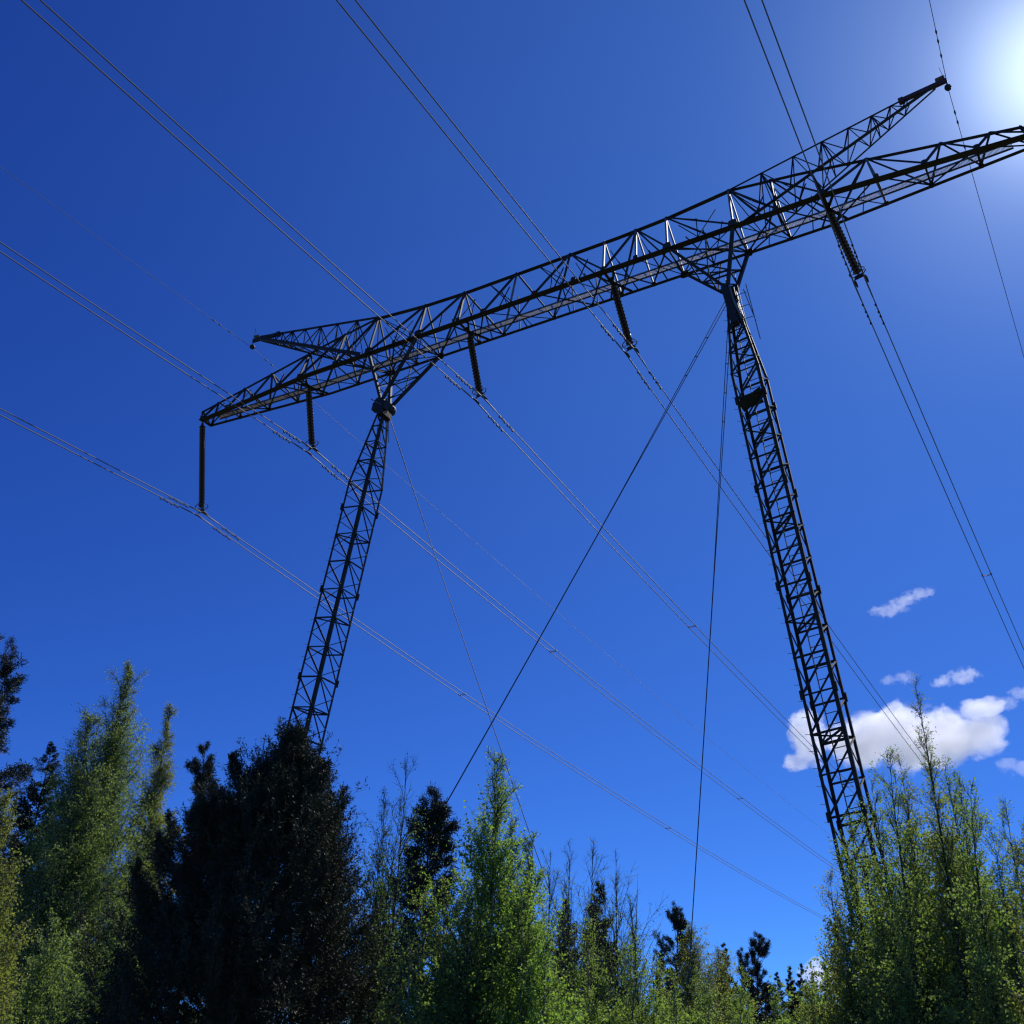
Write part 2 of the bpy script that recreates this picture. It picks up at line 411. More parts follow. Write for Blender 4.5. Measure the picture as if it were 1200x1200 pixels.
# ------------------------------------------------------------------ masts with their V-shaped heads
GZ = -ZB / S + 0.35                      # foot level in tower units
def mast(s):
    top = Vector((s * 9.17, 0, -2.89)); foot = Vector((13.09 if s > 0 else -14.35, 0, GZ + .5))
    ax = (foot - top); Lm = ax.length; ax.normalize()
    ex = Vector((1, 0, 0)); ex = (ex - ax * ex.dot(ax)).normalized(); ey = Vector((0, 1, 0))
    def hw(d):           # half width along the mast
        if d < 4.6: return 0.16 + (0.60 - 0.16) * d / 4.6
        if d > Lm - 4.5: return 0.60 - (0.60 - 0.2) * (d - Lm + 4.5) / 4.5
        return 0.60
    def c(d, i, j):
        p = top + ax * d + ex * i * hw(d) + ey * j * hw(d)
        return W(*p)
    P = Parts()
    P.box(W(*(top + ax * -0.10)), W(*(top + ax * 0.35)), 0.36, 0.36, Vector((0, 1, 0)))
    body = keep(P.build('mast', M['steel2'], tower))
    for i in (-1, 1):
        for j in (-1, 1):
            P = Parts()
            for a, b in ((0, 4.6), (4.6, Lm - 4.5), (Lm - 4.5, Lm)):
                # each flange turned inwards like the real leg angle
                pa, pb = c(a, i, j), c(b, i, j)
                P.box(pa - Vector((i * .035, 0, 0)), pb - Vector((i * .035, 0, 0)), .075, .012, Vector((0, 1, 0)))
                P.box(pa - Vector((0, j * .035, 0)), pb - Vector((0, j * .035, 0)), .012, .075, Vector((0, 1, 0)))
            # splice plates
            d = 6.0
            while d < Lm - 5:
                P.box(c(d - .16, i * 1.01, j * 1.01), c(d + .16, i * 1.01, j * 1.01), 0.072, 0.072, Vector((0, 1, 0))); d += 4.26
            P.build('leg_chord', M['steel2'], body)
    # levels
    lv = [0.55, 1.35, 2.3, 3.4, 4.6]
    while lv[-1] + 1.42 < Lm - 4.5: lv.append(lv[-1] + 1.42)
    hidden = Parts()
    for k, (a, b) in enumerate(zip(lv[:-1], lv[1:])):
        deep = a > 21.0
        for (i0, j0, i1, j1) in ((-1, -1, 1, -1), (1, -1, 1, 1), (1, 1, -1, 1), (-1, 1, -1, -1)):
            p0, p1, q0, q1 = c(a, i0, j0), c(a, i1, j1), c(b, i0, j0), c(b, i1, j1)
            m0 = (p0 + q0) / 2; m1 = (p1 + q1) / 2
            ws = 0.06 if k % 2 else 0.045
            main = j0 == -1                              # the two faces turned to the photographer
            lst = []
            if s < 0:
                if main:
                    lst = [('strut', p0, p1, ws), ('diagonal', p0, q1, 0.045)]
                    if k > 1:
                        mm = m0 if i0 == -1 else m1
                        o0, o1 = (p1, q1) if i0 == -1 else (p0, q0)
                        lst += [('light_brace', mm, o0, .026), ('light_brace', mm, o1, .026)]
                elif k % 2 == 0: lst = [('strut', p0, p1, .04)]
            else:
                if j0 == j1: lst = [('strut', p0, p1, ws)] + [('diagonal', p1, q0, 0.045) if j0 < 0 else ('diagonal', p0, q1, .04)]
                else: lst = [('light_brace', m0, p1, .028)] + ([('light_brace', m0, q1, .028)] if k % 2 else [])
            for nm, u, v, w in lst:
                if deep: hidden.angle(u, v, w, .008)
                else: member(nm, u, v, w, M['steel'], body, None, .008)
        if k % 3 == 0:
            if deep: hidden.angle(c(a, -1, -1), c(a, 1, 1), .04, .008)
            else: member('diaphragm', c(a, -1, -1), c(a, 1, 1), .045, M['steel'], body)
            if not deep: member('diaphragm', c(a, 1, -1), c(a, -1, 1), .045, M['steel'], body)
    # taper at the foot
    for a, b in ((Lm - 4.5, Lm - 3.2), (Lm - 3.2, Lm - 2.0), (Lm - 2.0, Lm - .8)):
        for (i0, j0, i1, j1) in ((-1, -1, 1, -1), (1, -1, 1, 1), (1, 1, -1, 1), (-1, 1, -1, -1)):
            hidden.angle(c(a, i0, j0), c(a, i1, j1), .05, .008); hidden.angle(c(a, i0, j0), c(b, i1, j1), .05, .008)
    hb = hidden.build('lower_lattice', M['steel'], body); tag(hb, kind='stuff')
    # step bolts on the outer chord
    P = Parts(); d = 1.0
    while d < Lm - 1:
        p = c(d, -1, -1); P.tube([p, p + Vector((-.11, -.04, 0))], 0.008, 4); d += .6
    sb = P.build('step_bolts', M['zinc_and_sunlit'], body); tag(sb, kind='stuff')
    # V-shaped head: struts from the mast top to the beam nodes
    P = Parts()
    P.box(W(*(top + Vector((0, -.42, -.05)))), W(*(top + Vector((0, .42, -.05)))), 0.20, 0.20)
    hd = keep(P.build('mast_head', M['dark'], tower))
    tn, tf = W(*(top + Vector((0, -.36, 0)))), W(*(top + Vector((0, .36, 0))))
    for base, f in ((tn, N), (tf, Fb)):
        for x, w in ((s * 9.83, .10), (s * 6.74, .095)):
            member('head_strut', base, f(x), w, M['steel'], hd, Vector((0, 1, 0)), .012)
    for t in (.30, .62):
        for x in (s * 9.83, s * 6.74):
            member('head_tie', tn.lerp(N(x), t), tf.lerp(Fb(x), t), .045, M['steel'], hd)
        for base, f in ((tn, N), (tf, Fb)):
            member('head_tie', base.lerp(f(s * 9.83), t), base.lerp(f(s * 6.74), t), .045, M['steel'], hd)
            member('head_tie', base.lerp(f(s * 6.74), t), f(s * 9.83).lerp(f(s * 6.74), .42), .035, M['steel'], hd)
            member('head_tie', base.lerp(f(s * 9.83), t), base.lerp(f(s * 6.74), min(1, t + .33)), .035, M['steel'], hd)
    for t0, t1 in ((0, .3), (.3, .62), (.62, 1)):
        for x in (s * 9.83, s * 6.74):
            member('head_tie', tn.lerp(N(x), t0), tf.lerp(Fb(x), t1), .035, M['steel'], hd)
    # concrete foot
    P = Parts(); fb = W(*foot)
    P.prism(Vector((fb.x, fb.y, -.6)), Vector((fb.x, fb.y, fb.z - .02)), [(.5 * math.cos(a * math.pi / 6), .5 * math.sin(a * math.pi / 6)) for a in range(12)])
    keep(P.build('foundation', M['concrete'], tower))
    return top, ax, ex, ey, c, body, hd, Lm

mL = mast(-1)
mR = mast(1)
# left mast: dark hinge housing with a pale rod, below the beam
top, ax, ex, ey, c, body, hd, Lm = mL
P = Parts()
P.lathe([(0.02, -.42), (.14, -.42), (.19, -.36), (.21, -.26), (.21, .26), (.19, .36), (.14, .42), (.02, .42)], 14, W(*(top + Vector((0, 0, -.12)))), Vector((.15, 1, -.05)))
P.box(W(*(top + Vector((-.35, -.45, -.35)))), W(*(top + Vector((.45, -.45, -.45)))), .22, .30)
P.box(W(*(top + Vector((.15, -.6, -.75)))), W(*(top + Vector((.15, .2, -.75)))), .24, .22)
P.build('hinge_housing', M['dark'], hd)
P = Parts(); P.tube([W(*(top + Vector((-.45, -.62, .12)))), W(*(top + Vector((.30, -.72, -.52))))], .02, 6)
P.build('hinge_pin', M['zinc_and_sunlit'], hd)
P = Parts()
for k in range(5):
    p = top + Vector((.1 * k - .2, -.25 + .1 * k, -.7))
    P.tube([W(*p), W(*(p + Vector((.03, .02, -.8)))), W(*(p + Vector((.16, -.05, -1.6))))], .012, 5)
P.build('shackle_link', M['zinc_and_sunlit'], hd)
# right mast: head casting, rest platform, inner ladder, hand rails
top, ax, ex, ey, c, body, hd, Lm = mR
P = Parts()
P.box(W(*(top + Vector((-.12, -.30, .15)))), W(*(top + Vector((.20, -.25, -1.9)))), .20, .28)
P.box(W(*(top + Vector((.05, .28, .15)))), W(*(top + Vector((.35, .28, -1.5)))), .16, .20)
P.build('hinge_housing', M['dark'], hd)
P = Parts(); P.tube([W(*(top + Vector((.12, -.50, .05)))), W(*(top + Vector((.30, -.55, -.9)))), W(*(top + Vector((.62, -.62, -2.0))))], .035, 6)
P.build('hinge_link', M['zinc_and_sunlit'], hd)
P = Parts()
d = 6.05
P.box(c(d, -.75, -1.0), c(d, .75, -1.0), .30, .05, Vector((0, 0, 1)))
P.box(c(d + .35, -.80, -1.05), c(d - .05, .85, -1.05), .34, .03, Vector((0, .4, 1)))
P.box(c(d + .1, -.6, -.5), c(d + .1, .6, -.5), .20, .03, Vector((0, 0, 1)))
P.build('rest_platform', M['steel2'], body)
lad = Parts()
for sx in (-.22, .22):
    lad.box(W(*(top + ax * -1.2 + ex * (sx + .1) + ey * .25)), W(*(top + ax * (Lm - 1) + ex * (sx + .1) + ey * .25)), .022, .04)
ladder = lad.build('ladder', M['steel2'], body)
d = 1.6
P = Parts(); P.tube([W(*(top + ax * 0 + ex * -.12 + ey * .25)), W(*(top + ax * 0 + ex * .32 + ey * .25))], .012, 5)
rung0 = P.build('rung', M['steel2'], ladder)
for k in range(1, 75):
    r_ = rung0.copy(); C.objects.link(r_); r_.parent = ladder
    r_.location = Vector(W(*(ax * (k * .42)))) - Vector(W(0, 0, 0))
P = Parts()
for o_, z0, z1 in ((.62, .55, -2.6), (.50, .3, -1.6)):
    P.tube([W(*(top + Vector((o_, .3, z0)))), W(*(top + Vector((o_ + .42, .3, z1))))], .014, 5)
for z in (.1, -.6, -1.3):
    P.tube([W(*(top + Vector((.16 - z * .13, .3, z)))), W(*(top + Vector((.66 - z * .13, .3, z))))], .012, 5)
P.build('hand_rail', M['zinc_and_sunlit'], hd)

# ------------------------------------------------------------------ insulator strings
E_, a_, b_, c_ = -0.407, 3.957, 14.156, 21.83
SW = 0.841 / 4.0
def disc_mesh():
    P = Parts()
    P.lathe([(.0, .062), (.03, .062), (.042, .05), (.042, .02), (.07, .012), (.118, -.010), (.122, -.022), (.105, -.022), (.08, -.008), (.06, -.022), (.035, -.010), (.02, -.06), (.0, -.06)], 14)
    me = bpy.data.meshes.new('disc'); me.from_pydata(P.v, [], P.f); me.update()
    for q in me.polygons: q.use_smooth = True
    me.materials.append(M['porcelain']); return me
DISC = disc_mesh()
def insulator(x, length, n, label, start):
    top = W(x, 0, -0.02); dirn = Vector((SW, 0, -1)).normalized()
    root = empty('insulator_string', top, cat='insulator', label=label, group='insulator strings under the crossbeam')
    root.rotation_mode = 'QUATERNION'
    root.rotation_quaternion = Vector((0, 0, -1)).rotation_difference(dirn)
    Lw = length * S * math.sqrt(1 + SW * SW)
    # hanger
    P = Parts()
    P.tube([(0, 0, .05), (0, 0, -start)], .022, 6)
    P.box(Vector((0, 0, -start + .10)), Vector((0, 0, -start)), .09, .05)
    P.build('hanger', M['steel'], root)
    pitch = (Lw - start - .10) / n
    for k in range(n):
        o = link('disc', DISC, root, (0, 0, -start - pitch * (k + .5)))
        sc = pitch / .125
        o.scale = (1, 1, sc)
    zr = -Lw + .12                   # corona ring with a gap
    P = Parts()
    rr = .235
    pts = [(rr * math.cos(t), rr * .95 * math.sin(t), zr + .03 * math.sin(t)) for t in np.linspace(math.radians(15), math.radians(342), 26)]
    P.tube(pts, .016, 6)
    P.tube([pts[0], (pts[0][0] - .02, pts[0][1] + .03, zr + .10)], .012, 5)
    P.build('corona_ring', M['steel'], root, True)
    P = Parts()
    P.tube([(-rr + .01, 0, zr), (0, 0, zr - .04), (rr - .01, 0, zr)], .012, 5)
    P.build('ring_bracket', M['steel'], root)
    P = Parts()                        # yoke plate carrying the two clamps
    P.add([(-.17, y, -Lw - .12) for y in (-.012, .012)] + [(.17, y, -Lw - .12) for y in (-.012, .012)] + [(.10, y, -Lw + .02) for y in (-.012, .012)] + [(-.10, y, -Lw + .02) for y in (-.012, .012)],
          [(0, 2, 4, 6), (1, 7, 5, 3), (0, 1, 3, 2), (2, 3, 5, 4), (4, 5, 7, 6), (6, 7, 1, 0)])
    P.tube([(0, 0, -Lw + .14), (0, 0, -Lw - .05)], .022, 6)
    P.build('yoke_plate', M['steel'], root)
    for sx in (-.16, .16):
        P = Parts()
        P.tube([(sx, 0, -Lw - .10), (sx, 0, -Lw - .22)], .015, 6)
        P.tube([(sx, -.16, -Lw - .262), (sx, -.07, -Lw - .235), (sx, .07, -Lw - .235), (sx, .16, -Lw - .262)], [.018, .034, .034, .018], 6)
        P.build('suspension_clamp', M['dark'], root)
    return root
INS = [('c', E_ - c_, 5.915, 26, 'long brown insulator string hanging from the left tip of the crossbeam', .10),
       ('b', E_ - b_, 4.0, 17, 'short brown insulator string left of the dark hinge on the left leg', .22),
       ('a', E_ - a_, 4.0, 17, 'short brown insulator string next right of the left leg', .22),
       ('A', E_ + a_, 4.0, 17, 'short brown insulator string next left of the right leg', .22),
       ('B', E_ + b_, 4.0, 17, 'short brown insulator string right of the right leg, nearest the sun', .22)]
for k, x, L, n, lab, st in INS:
    insulator(x, L, n, lab, st)
    if k != 'c':
        P = Parts()
        P.box(W(x, 0, .02) + Vector((0, -.22, 0)), W(x, 0, .02) + Vector((0, .22, 0)), .16, .05)
        hp = keep(P.build('hanger_plate', M['dark'], tower))
        for q in (-.55, .55):
            member('hanger_arm', N(x + q), W(x, 0, 0), .07, M['steel'], hp)
            member('hanger_arm', Fb(x + q), W(x, 0, 0), .06, M['steel'], hp)
        member('hanger_arm', N(x), W(x, 0, 0), .11, M['steel'], hp)

# ------------------------------------------------------------------ conductors
PSF, PSB = 0.0096509, -0.04244803
COND = {'c': (0.07524, 0.10142, 0.00034), 'b': (0.07136, 0.10231, 0.00031), 'a': (0.07645, 0.11344, 0.00038),
        'A': (0.08892, 0.11529, 0.00032), 'B': (0.08453, 0.05798, 0.00034), 'P': (0.06409, 0.10952, 0.00024), 'Q': (0.20403, 0.05104, 0.00035)}
CL = {'c': (E_ - c_ + SW * 5.915, 0, -5.915 - .35), 'b': (E_ - b_ + SW * 4, 0, -4.35), 'a': (E_ - a_ + SW * 4, 0, -4.35),
      'A': (E_ + a_ + SW * 4, 0, -4.35), 'B': (E_ + b_ + SW * 4, 0, -4.35), 'P': (-19.34, 0, 4.3), 'Q': (19.34, 0, 4.3)}
def cpt(k, y, off):
    s0, s1, kk = COND[k]; x0, y0, z0 = CL[k]
    psi, sl_ = (PSF, s0) if y >= 0 else (PSB, s1)
    a = abs(y)
    return W(x0 + off + math.tan(psi) * y, y, z0 - sl_ * a + kk * a * a)
YS = [-230, -200, -170, -145, -120, -100, -82, -68, -56, -48, -40, -34, -28, -23, -18, -14, -10, -7, -4, -2, -1, -.4]
YS = YS + [0] + [-y for y in YS[::-1]]
def damper(y, k, off, parent):
    p = cpt(k, y, off); d = (cpt(k, y + .05, off) - cpt(k, y - .05, off)).normalized()
    P = Parts()
    q = p + Vector((0, 0, -.065))
    P.box(p + Vector((0, 0, .02)), q, .03, .035)
    P.tube([q - d * .17, q - d * .08 - Vector((0, 0, .008)), q + d * .08 - Vector((0, 0, .008)), q + d * .17], .008, 5)
    for sg in (-1, 1):
        P.tube([q + d * sg * .12, q + d * sg * .135, q + d * sg * .19, q + d * sg * .20], [.018, .030, .034, .020], 6)
    return P.build('vibration_damper', M['dark'], parent)
NM = {'c': 'at the long left tip insulator', 'b': 'just left of the left leg', 'a': 'just right of the left leg',
      'A': 'just left of the right leg', 'B': 'right of the right leg'}
for k in 'cbaAB':
    for off, side in ((-.235, 'left'), (.235, 'right')):
        P = Parts()
        P.tube([cpt(k, y, off) for y in YS], .0165, 6)
        # armour rods at the clamp
        P.tube([cpt(k, y, off) for y in (-1.1, -.5, 0, .5, 1.1)], .023, 6)
        o = P.build('conductor_wire', M['alu'], None, True)
        tag(o, '%s wire of the twin pair %s' % (side, NM[k]), 'conductor wire', 'twin conductor wires')
        for y in (-2.35, -1.6, 1.6, 2.35):
            damper(y + (0.12 if off > 0 else -.1), k, off, o)
    # bundle spacers
    for y in (26, 62, -32):
        P = Parts(); P.tube([cpt(k, y, -.235), cpt(k, y + .1, 0), cpt(k, y, .235)], .02, 5)
        for off in (-.235, .235): P.tube([cpt(k, y - .12, off), cpt(k, y + .12, off)], .03, 6)
        o = P.build('bundle_spacer', M['alu'], None)
        tag(o, 'spacer on the twin wires %s, %s' % (NM[k], {26: 'first below the beam', 62: 'farthest down the line', -32: 'above the beam'}[y]), 'spacer', 'spacer bars on the twin wires')
for k, lab in (('P', 'thin earth wire hung from the left peak of the pylon'), ('Q', 'thin earth wire hung from the right peak close to the sun')):
    P = Parts()
    P.tube([cpt(k, y, 0) for y in YS], .0085 if k == 'P' else .010, 5)
    o = P.build('earth_wire', M['alu'] if k == 'P' else M['rope'], None, True)
    tag(o, lab, 'earth wire', 'earth wires')
    for y in (-3.2, -2.7, -1.9, 1.2, 1.7, 3.0, 3.5):
        P = Parts(); P.tube([cpt(k, y - .13, 0), cpt(k, y, 0), cpt(k, y + .13, 0)], [.012, .03, .012], 6)
        P.build('vibration_damper', M['dark'], o)
    p = cpt(k, 0, 0); s = -1 if k == 'P' else 1
    P = Parts()
    P.lathe([(.01, -.10), (.07, -.085), (.10, -.03), (.10, .03), (.07, .085), (.01, .10)], 12, p + Vector((0, 0, .04)), Vector((.3, 1, .1)))
    P.box(p + Vector((0, 0, .08)), W(s * 19.34, 0, 4.8) - Vector((0, 0, .02)), .04, .03)
    ec = P.build('earth_wire_clamp', M['dark'], None)
    tag(ec, 'dark round clamp holding the earth wire under the %s peak' % ('left' if k == 'P' else 'right'), 'wire clamp', 'earth wire clamps')

# ------------------------------------------------------------------ guy ropes
def guy(p0, p1, split, label, r=.015):
    P = Parts()
    a = W(*p0); b = W(*p1)
    mid = a.lerp(b, .5) + Vector((0, 0, -.18))
    n = 14
    dx = Vector((split, 0, 0))
    for sg in ((-1, 1) if split > .01 else (0,)):
        pts = []
        for i in range(n + 1):
            t = i / n
            q = a.lerp(b, t); q = q + Vector((0, 0, -.7 * t * (1 - t)))
            pts.append(q + dx * sg * max(0.10, (1 - t * 3)) * 1.0)
        P.tube(pts, r, 6)
    o = P.build('guy_rope', M['rope'], None, True)
    tag(o, label, 'guy rope', 'guy ropes of the pylon')
    for t in (.06, .09, .12):
        q = a.lerp(b, t) + Vector((0, 0, -.7 * t * (1 - t)))
        P = Parts(); P.tube([q + Vector((-split * .7, 0, 0)), q + Vector((split * .7, 0, 0))], .018, 5)
        P.build('rope_clamp', M['zinc_and_sunlit'], o)
    P = Parts(); P.tube([b + Vector((0, 0, -.5)), b + (a - b).normalized() * 1.2], .03, 6); P.build('anchor_rod', M['zinc_and_sunlit'], o)
G0 = -ZB / S
guy((9.0, -.1, -3.3), (-4.2, -10, G0), .06, 'thick double guy rope running from the right leg down to the lower left', .012)
guy((9.1, .1, -3.4), (-3.2, 20, G0), .05, 'nearly upright guy rope from the right leg down behind the small pine', .012)
guy((-9.0, -.1, -3.2), (9.4, -10, G0), .012, 'thin guy rope running from the left leg down to the lower right', .008)

# ------------------------------------------------------------------ trees
def norm(v): return v / np.maximum(np.linalg.norm(v, axis=-1, keepdims=True), 1e-9)

def tubes(polys, radii, m):
    """polys (n,k,3), radii (n,k) -> verts, quads"""
    n, k, _ = polys.shape
    d = np.empty_like(polys); d[:, 1:-1] = polys[:, 2:] - polys[:, :-2]; d[:, 0] = polys[:, 1] - polys[:, 0]; d[:, -1] = polys[:, -1] - polys[:, -2]
    d = norm(d); ref = np.where(np.abs(d[..., 2:3]) > .9, np.array([1., 0, 0]), np.array([0, 0, 1.]))
    s = norm(np.cross(d, ref)); t = np.cross(s, d)
    a = np.arange(m) * 2 * np.pi / m
    ring = polys[:, :, None, :] + radii[:, :, None, None] * (s[:, :, None, :] * np.cos(a)[:, None] + t[:, :, None, :] * np.sin(a)[:, None])
    v = ring.reshape(-1, 3)
    base = (np.arange(n)[:, None, None] * k + np.arange(k - 1)[None, :, None]) * m
    j = np.arange(m)[None, None, :]; j2 = (j + 1) % m
    q = np.stack([base + j, base + j2, base + m + j2, base + m + j], -1).reshape(-1, 4)
    return v, q

def grow(rng, p0, d0, L, k, bend, wob):
    """n polylines from p0 along d0, length L; bend adds (0,0,bend) gradually"""
    n = len(p0); P = np.empty((n, k, 3)); P[:, 0] = p0; d = d0.copy(); st = (L / (k - 1))[:, None]
    for i in range(1, k):
        d = norm(d + rng.normal(0, wob, (n, 3)) + np.array([0, 0, 1.]) * np.reshape(bend, (-1, 1)) / (k - 1))
        P[:, i] = P[:, i - 1] + d * st
    return P

def along(P, t):
    """sample polylines P (n,k,3) at t (n,) -> point, direction"""
    n, k, _ = P.shape; f = np.clip(t, 0, .9999) * (k - 1); i = f.astype(int); fr = (f - i)[:, None]; r = np.arange(n)
    a, b = P[r, i], P[r, i + 1]
    return a + (b - a) * fr, norm(b - a)

def leaves(rng, c, d, ln, wd, align=0.3):
    """rhombic leaves centred near c, long axis partly along d"""
    n = len(c)
    a = norm(d * align + rng.normal(0, 1, (n, 3)) * (1 - align) + np.array([0, 0, -.25]))
    b = norm(np.cross(a, rng.normal(0, 1, (n, 3))))
    L = (ln * rng.uniform(.65, 1.25, n))[:, None]; Wd = (wd * rng.uniform(.7, 1.2, n))[:, None]
    v = np.stack([c, c + a * L * .55 + b * Wd * .5, c + a * L, c + a * L * .45 - b * Wd * .5], 1).reshape(-1, 3)
    return v, np.arange(n * 4).reshape(n, 4)

def rand_perp(rng, d, ang):
    n = len(d); r = norm(np.cross(d, rng.normal(0, 1, (n, 3))))
    return norm(d * np.cos(ang)[:, None] + r * np.sin(ang)[:, None])

def tree(name, loc, H, label, cat, group, kind, seed, p, mats):
    """p: dict of shape parameters"""
    rng = np.random.default_rng(seed)
    root = empty(name, loc, cat=cat, label=label, group=group)
    k = 14
    nst = p.get('stems', 1)
    lean = np.array(p.get('lean', (0, 0)))
    st0 = np.zeros((nst, 3)); st0[:, :2] = rng.normal(0, p.get('spread0', .0), (nst, 2))
    st0[0] = 0; dir0 = np.zeros((nst, 3)); dir0[:, 2] = 1; dir0[:, :2] = rng.normal(0, p.get('fan', .0), (nst, 2)) + lean
    dir0[0, :2] = lean
    hs = H * np.concatenate([[1.0], rng.uniform(.72, .97, nst - 1)])
    if 'dome' in p: hs = H * (1 - p['dome'] * np.linalg.norm(st0, axis=1) / p['domeR']) * np.concatenate([[1.0], rng.uniform(.93, 1.0, nst - 1)])
    T = grow(rng, st0, norm(dir0), hs, k, p.get('straight', .2), p.get('wob', .02))
    # first stem ends exactly at H above its foot
    T[:, :, 2] *= (hs / np.maximum(T[:, -1, 2], .1))[:, None]
    if nst == 1 or p.get('fixtop', True):
        T[0, :, :2] -= (T[0, -1, :2] - lean * H * .0)[None] * np.linspace(0, 1, k)[:, None] if p.get('plumb', True) else 0
    tr = p['trunk_r']
    rad = (hs / H)[:, None] * tr * (np.linspace(1, 0, k)[None, :] ** .8 * .97 + .03)
    v, q = tubes(T, rad, 7)
    link('trunk', mesh_np('trunk', v, q, mats[0], True), root)
    # branches
    nb = p['branches']; own = rng.integers(0, nst, nb)
    if nst > 1: own = np.concatenate([np.zeros(nb // (nst + 1), int), own])[:nb]
    t = p['t0'] + (1 - p['t0']) * (np.arange(nb) + rng.uniform(0, 1, nb)) / nb
    gu = np.linspace(0, 1, 200); dens = np.interp(gu, p['prof'][0], p['prof'][1]); dens = dens + dens.max() * p.get('dmin', .16)
    cdf = np.cumsum(dens); cdf = (cdf - cdf[0]) / (cdf[-1] - cdf[0])
    t = p['t0'] + (1 - p['t0']) * np.interp((t - p['t0']) / (1 - p['t0']), cdf, gu)
    rng.shuffle(t)
    c0, td = along(T[own], t)
    u = (t - p['t0']) / (1 - p['t0'])
    prof = np.interp(u, p['prof'][0], p['prof'][1])
    az = rng.uniform(0, 2 * np.pi, nb)
    el = np.radians(np.interp(u, (0, 1), p['el']) + rng.normal(0, p.get('elv', 7), nb))
    d = np.stack([np.cos(az) * np.cos(el), np.sin(az) * np.cos(el), np.sin(el)], 1)
    elend = el + p['bend'] * .45
    Lb = prof / np.clip(np.cos(elend), .38, 1) * p.get('wide', 1.0) * rng.uniform(.55, 1.12, nb) * np.where(rng.uniform(0, 1, nb) < .07, 1.25, 1)
    B = grow(rng, c0, d, Lb, 7, p['bend'], p.get('bwob', .09))
    rb = np.interp(t, (0, 1), (p['br'], p['br'] * .35))[:, None] * (np.linspace(1, .12, 7)[None])
    vs, qs = tubes(B, rb, 4)
    # twigs
    nt = p['twigs']
    ow = np.repeat(np.arange(nb), nt)
    uu = rng.uniform(p.get('tw0', .12), 1, nb * nt)
    c1, bd = along(B[ow], uu)
    td_ = rand_perp(rng, bd, np.radians(rng.uniform(20, 62, nb * nt)))
    td_[:, 2] = td_[:, 2] * p.get('flat', 1.0) + p.get('twup', 0.0)
    td_ = norm(td_)
    Lt = Lb[ow] * p['twl'] * (1.1 - .75 * uu) * rng.uniform(.5, 1.2, nb * nt) + p.get('twmin', .05)
    TW = grow(rng, c1, td_, Lt, 4, p.get('twbend', 0), .12)
    v2, q2 = tubes(TW, np.full((nb * nt, 1), p['twr']) * np.linspace(1, .4, 4)[None], 3)
    allv = np.concatenate([vs, v2]); allq = np.concatenate([qs, q2 + len(vs)])
    bro = link('branches', mesh_np('branches', allv, allq, mats[1]), root)
    bro['kind'] = 'stuff'
    # foliage
    nl = p['leaves']
    if nl:
        wts = Lt + .01
        lsc = np.clip(prof / (.45 * max(p['prof'][1])), p.get('lmin', .5), 1)[ow]
        if 'leaf_u' in p:          # fewer leaves near the top
            wts = wts * np.interp(u[ow], p['leaf_u'][0], p['leaf_u'][1])
        idx = rng.choice(nb * nt, nl, p=wts / wts.sum())
        f = rng.uniform(0, 1, nl) ** p.get('lpow', .8)
        cc, dd = along(TW[idx], f)
        cc = cc + rng.normal(0, p.get('scat', .012), (nl, 3))
        v3, q3 = leaves(rng, cc, dd, p['ln'] * lsc[idx], p['lw'] * lsc[idx], p.get('align', .3))
        ne = p.get('tipl', 0)
        if ne:
            i2 = rng.integers(0, nb, ne); c4, d4 = along(B[i2], rng.uniform(.3, 1, ne))
            v4, q4 = leaves(rng, c4 + rng.normal(0, p.get('scat', .012), (ne, 3)), d4, p['ln'] * .6, p['lw'] * .6, p.get('align', .3))
            v3 = np.concatenate([v3, v4]); q3 = np.concatenate([q3, q4 + nl * 4])
        fo = link('foliage', mesh_np('foliage', v3, q3, mats[2]), root)
        fo['kind'] = 'stuff'
    return root

def birch(loc, H, R, seed, label, group, leafmat='leaf', scat=.016, bwob=.11, n=9000, lf=.042, br=70, tw=16, sparse_top=True, stems=1, fan=.03, lean=(0, 0), dmin=.22, brr=.0026, name='birch_tree', t0=.12, el=(34, 60), spread=.0, drop=.25, tr=None, bark='birch_bark', twr=.0022, twup=.25, twbend=0, twl=.42):
    p = dict(trunk_r=tr or H * .0085, stems=stems, fan=fan, spread0=spread, lean=lean, branches=br, t0=t0, tpow=.95,
             prof=((0, .12, .35, .7, 1), (R * .75, R * 1.05, R, R * .50, R * .06 + .02)), el=el, bend=drop, br=H * brr,
             twigs=tw, twl=twl, twr=twr, twup=twup, twbend=twbend, leaves=n, ln=lf, lw=lf * .72, wob=.022, scat=scat, bwob=bwob, lmin=.7, dmin=dmin,
             leaf_u=((0, .6, .85, 1), (1, .9, .6 if sparse_top else 1, .35 if sparse_top else .9)))
    return tree(name, loc, H, label, 'birch tree', group, None, seed, p, (M[bark], M['twig'], M[leafmat]))

def spruce(loc, H, R, seed, label, group, n=14000, lf=.10, br=110, tw=18, m='spruce', name='spruce_tree'):
    p = dict(trunk_r=H * .009, dmin=.45, lmin=.4, branches=int(br * 2.4), t0=.08, tpow=.9, prof=((0, .1, .5, .88, 1), (R * .8, R, R * .66, R * .24, .04)), leaf_u=((0, .6, .85, 1), (.5, 1, 2.4, 4)), twmin=.03, lpow=.9,
             el=(-10, 26), elv=6, bend=.30, br=H * .0022, twigs=tw, twl=.33, flat=.35, twr=.004, twup=-.12, leaves=n, ln=lf, lw=lf * .46,
             align=.55, scat=.03, wob=.006, tipl=n // 6)
    return tree(name, loc, H, label, 'spruce tree', group, None, seed, p, (M['spruce_bark'], M['spruce_bark'], M[m]))

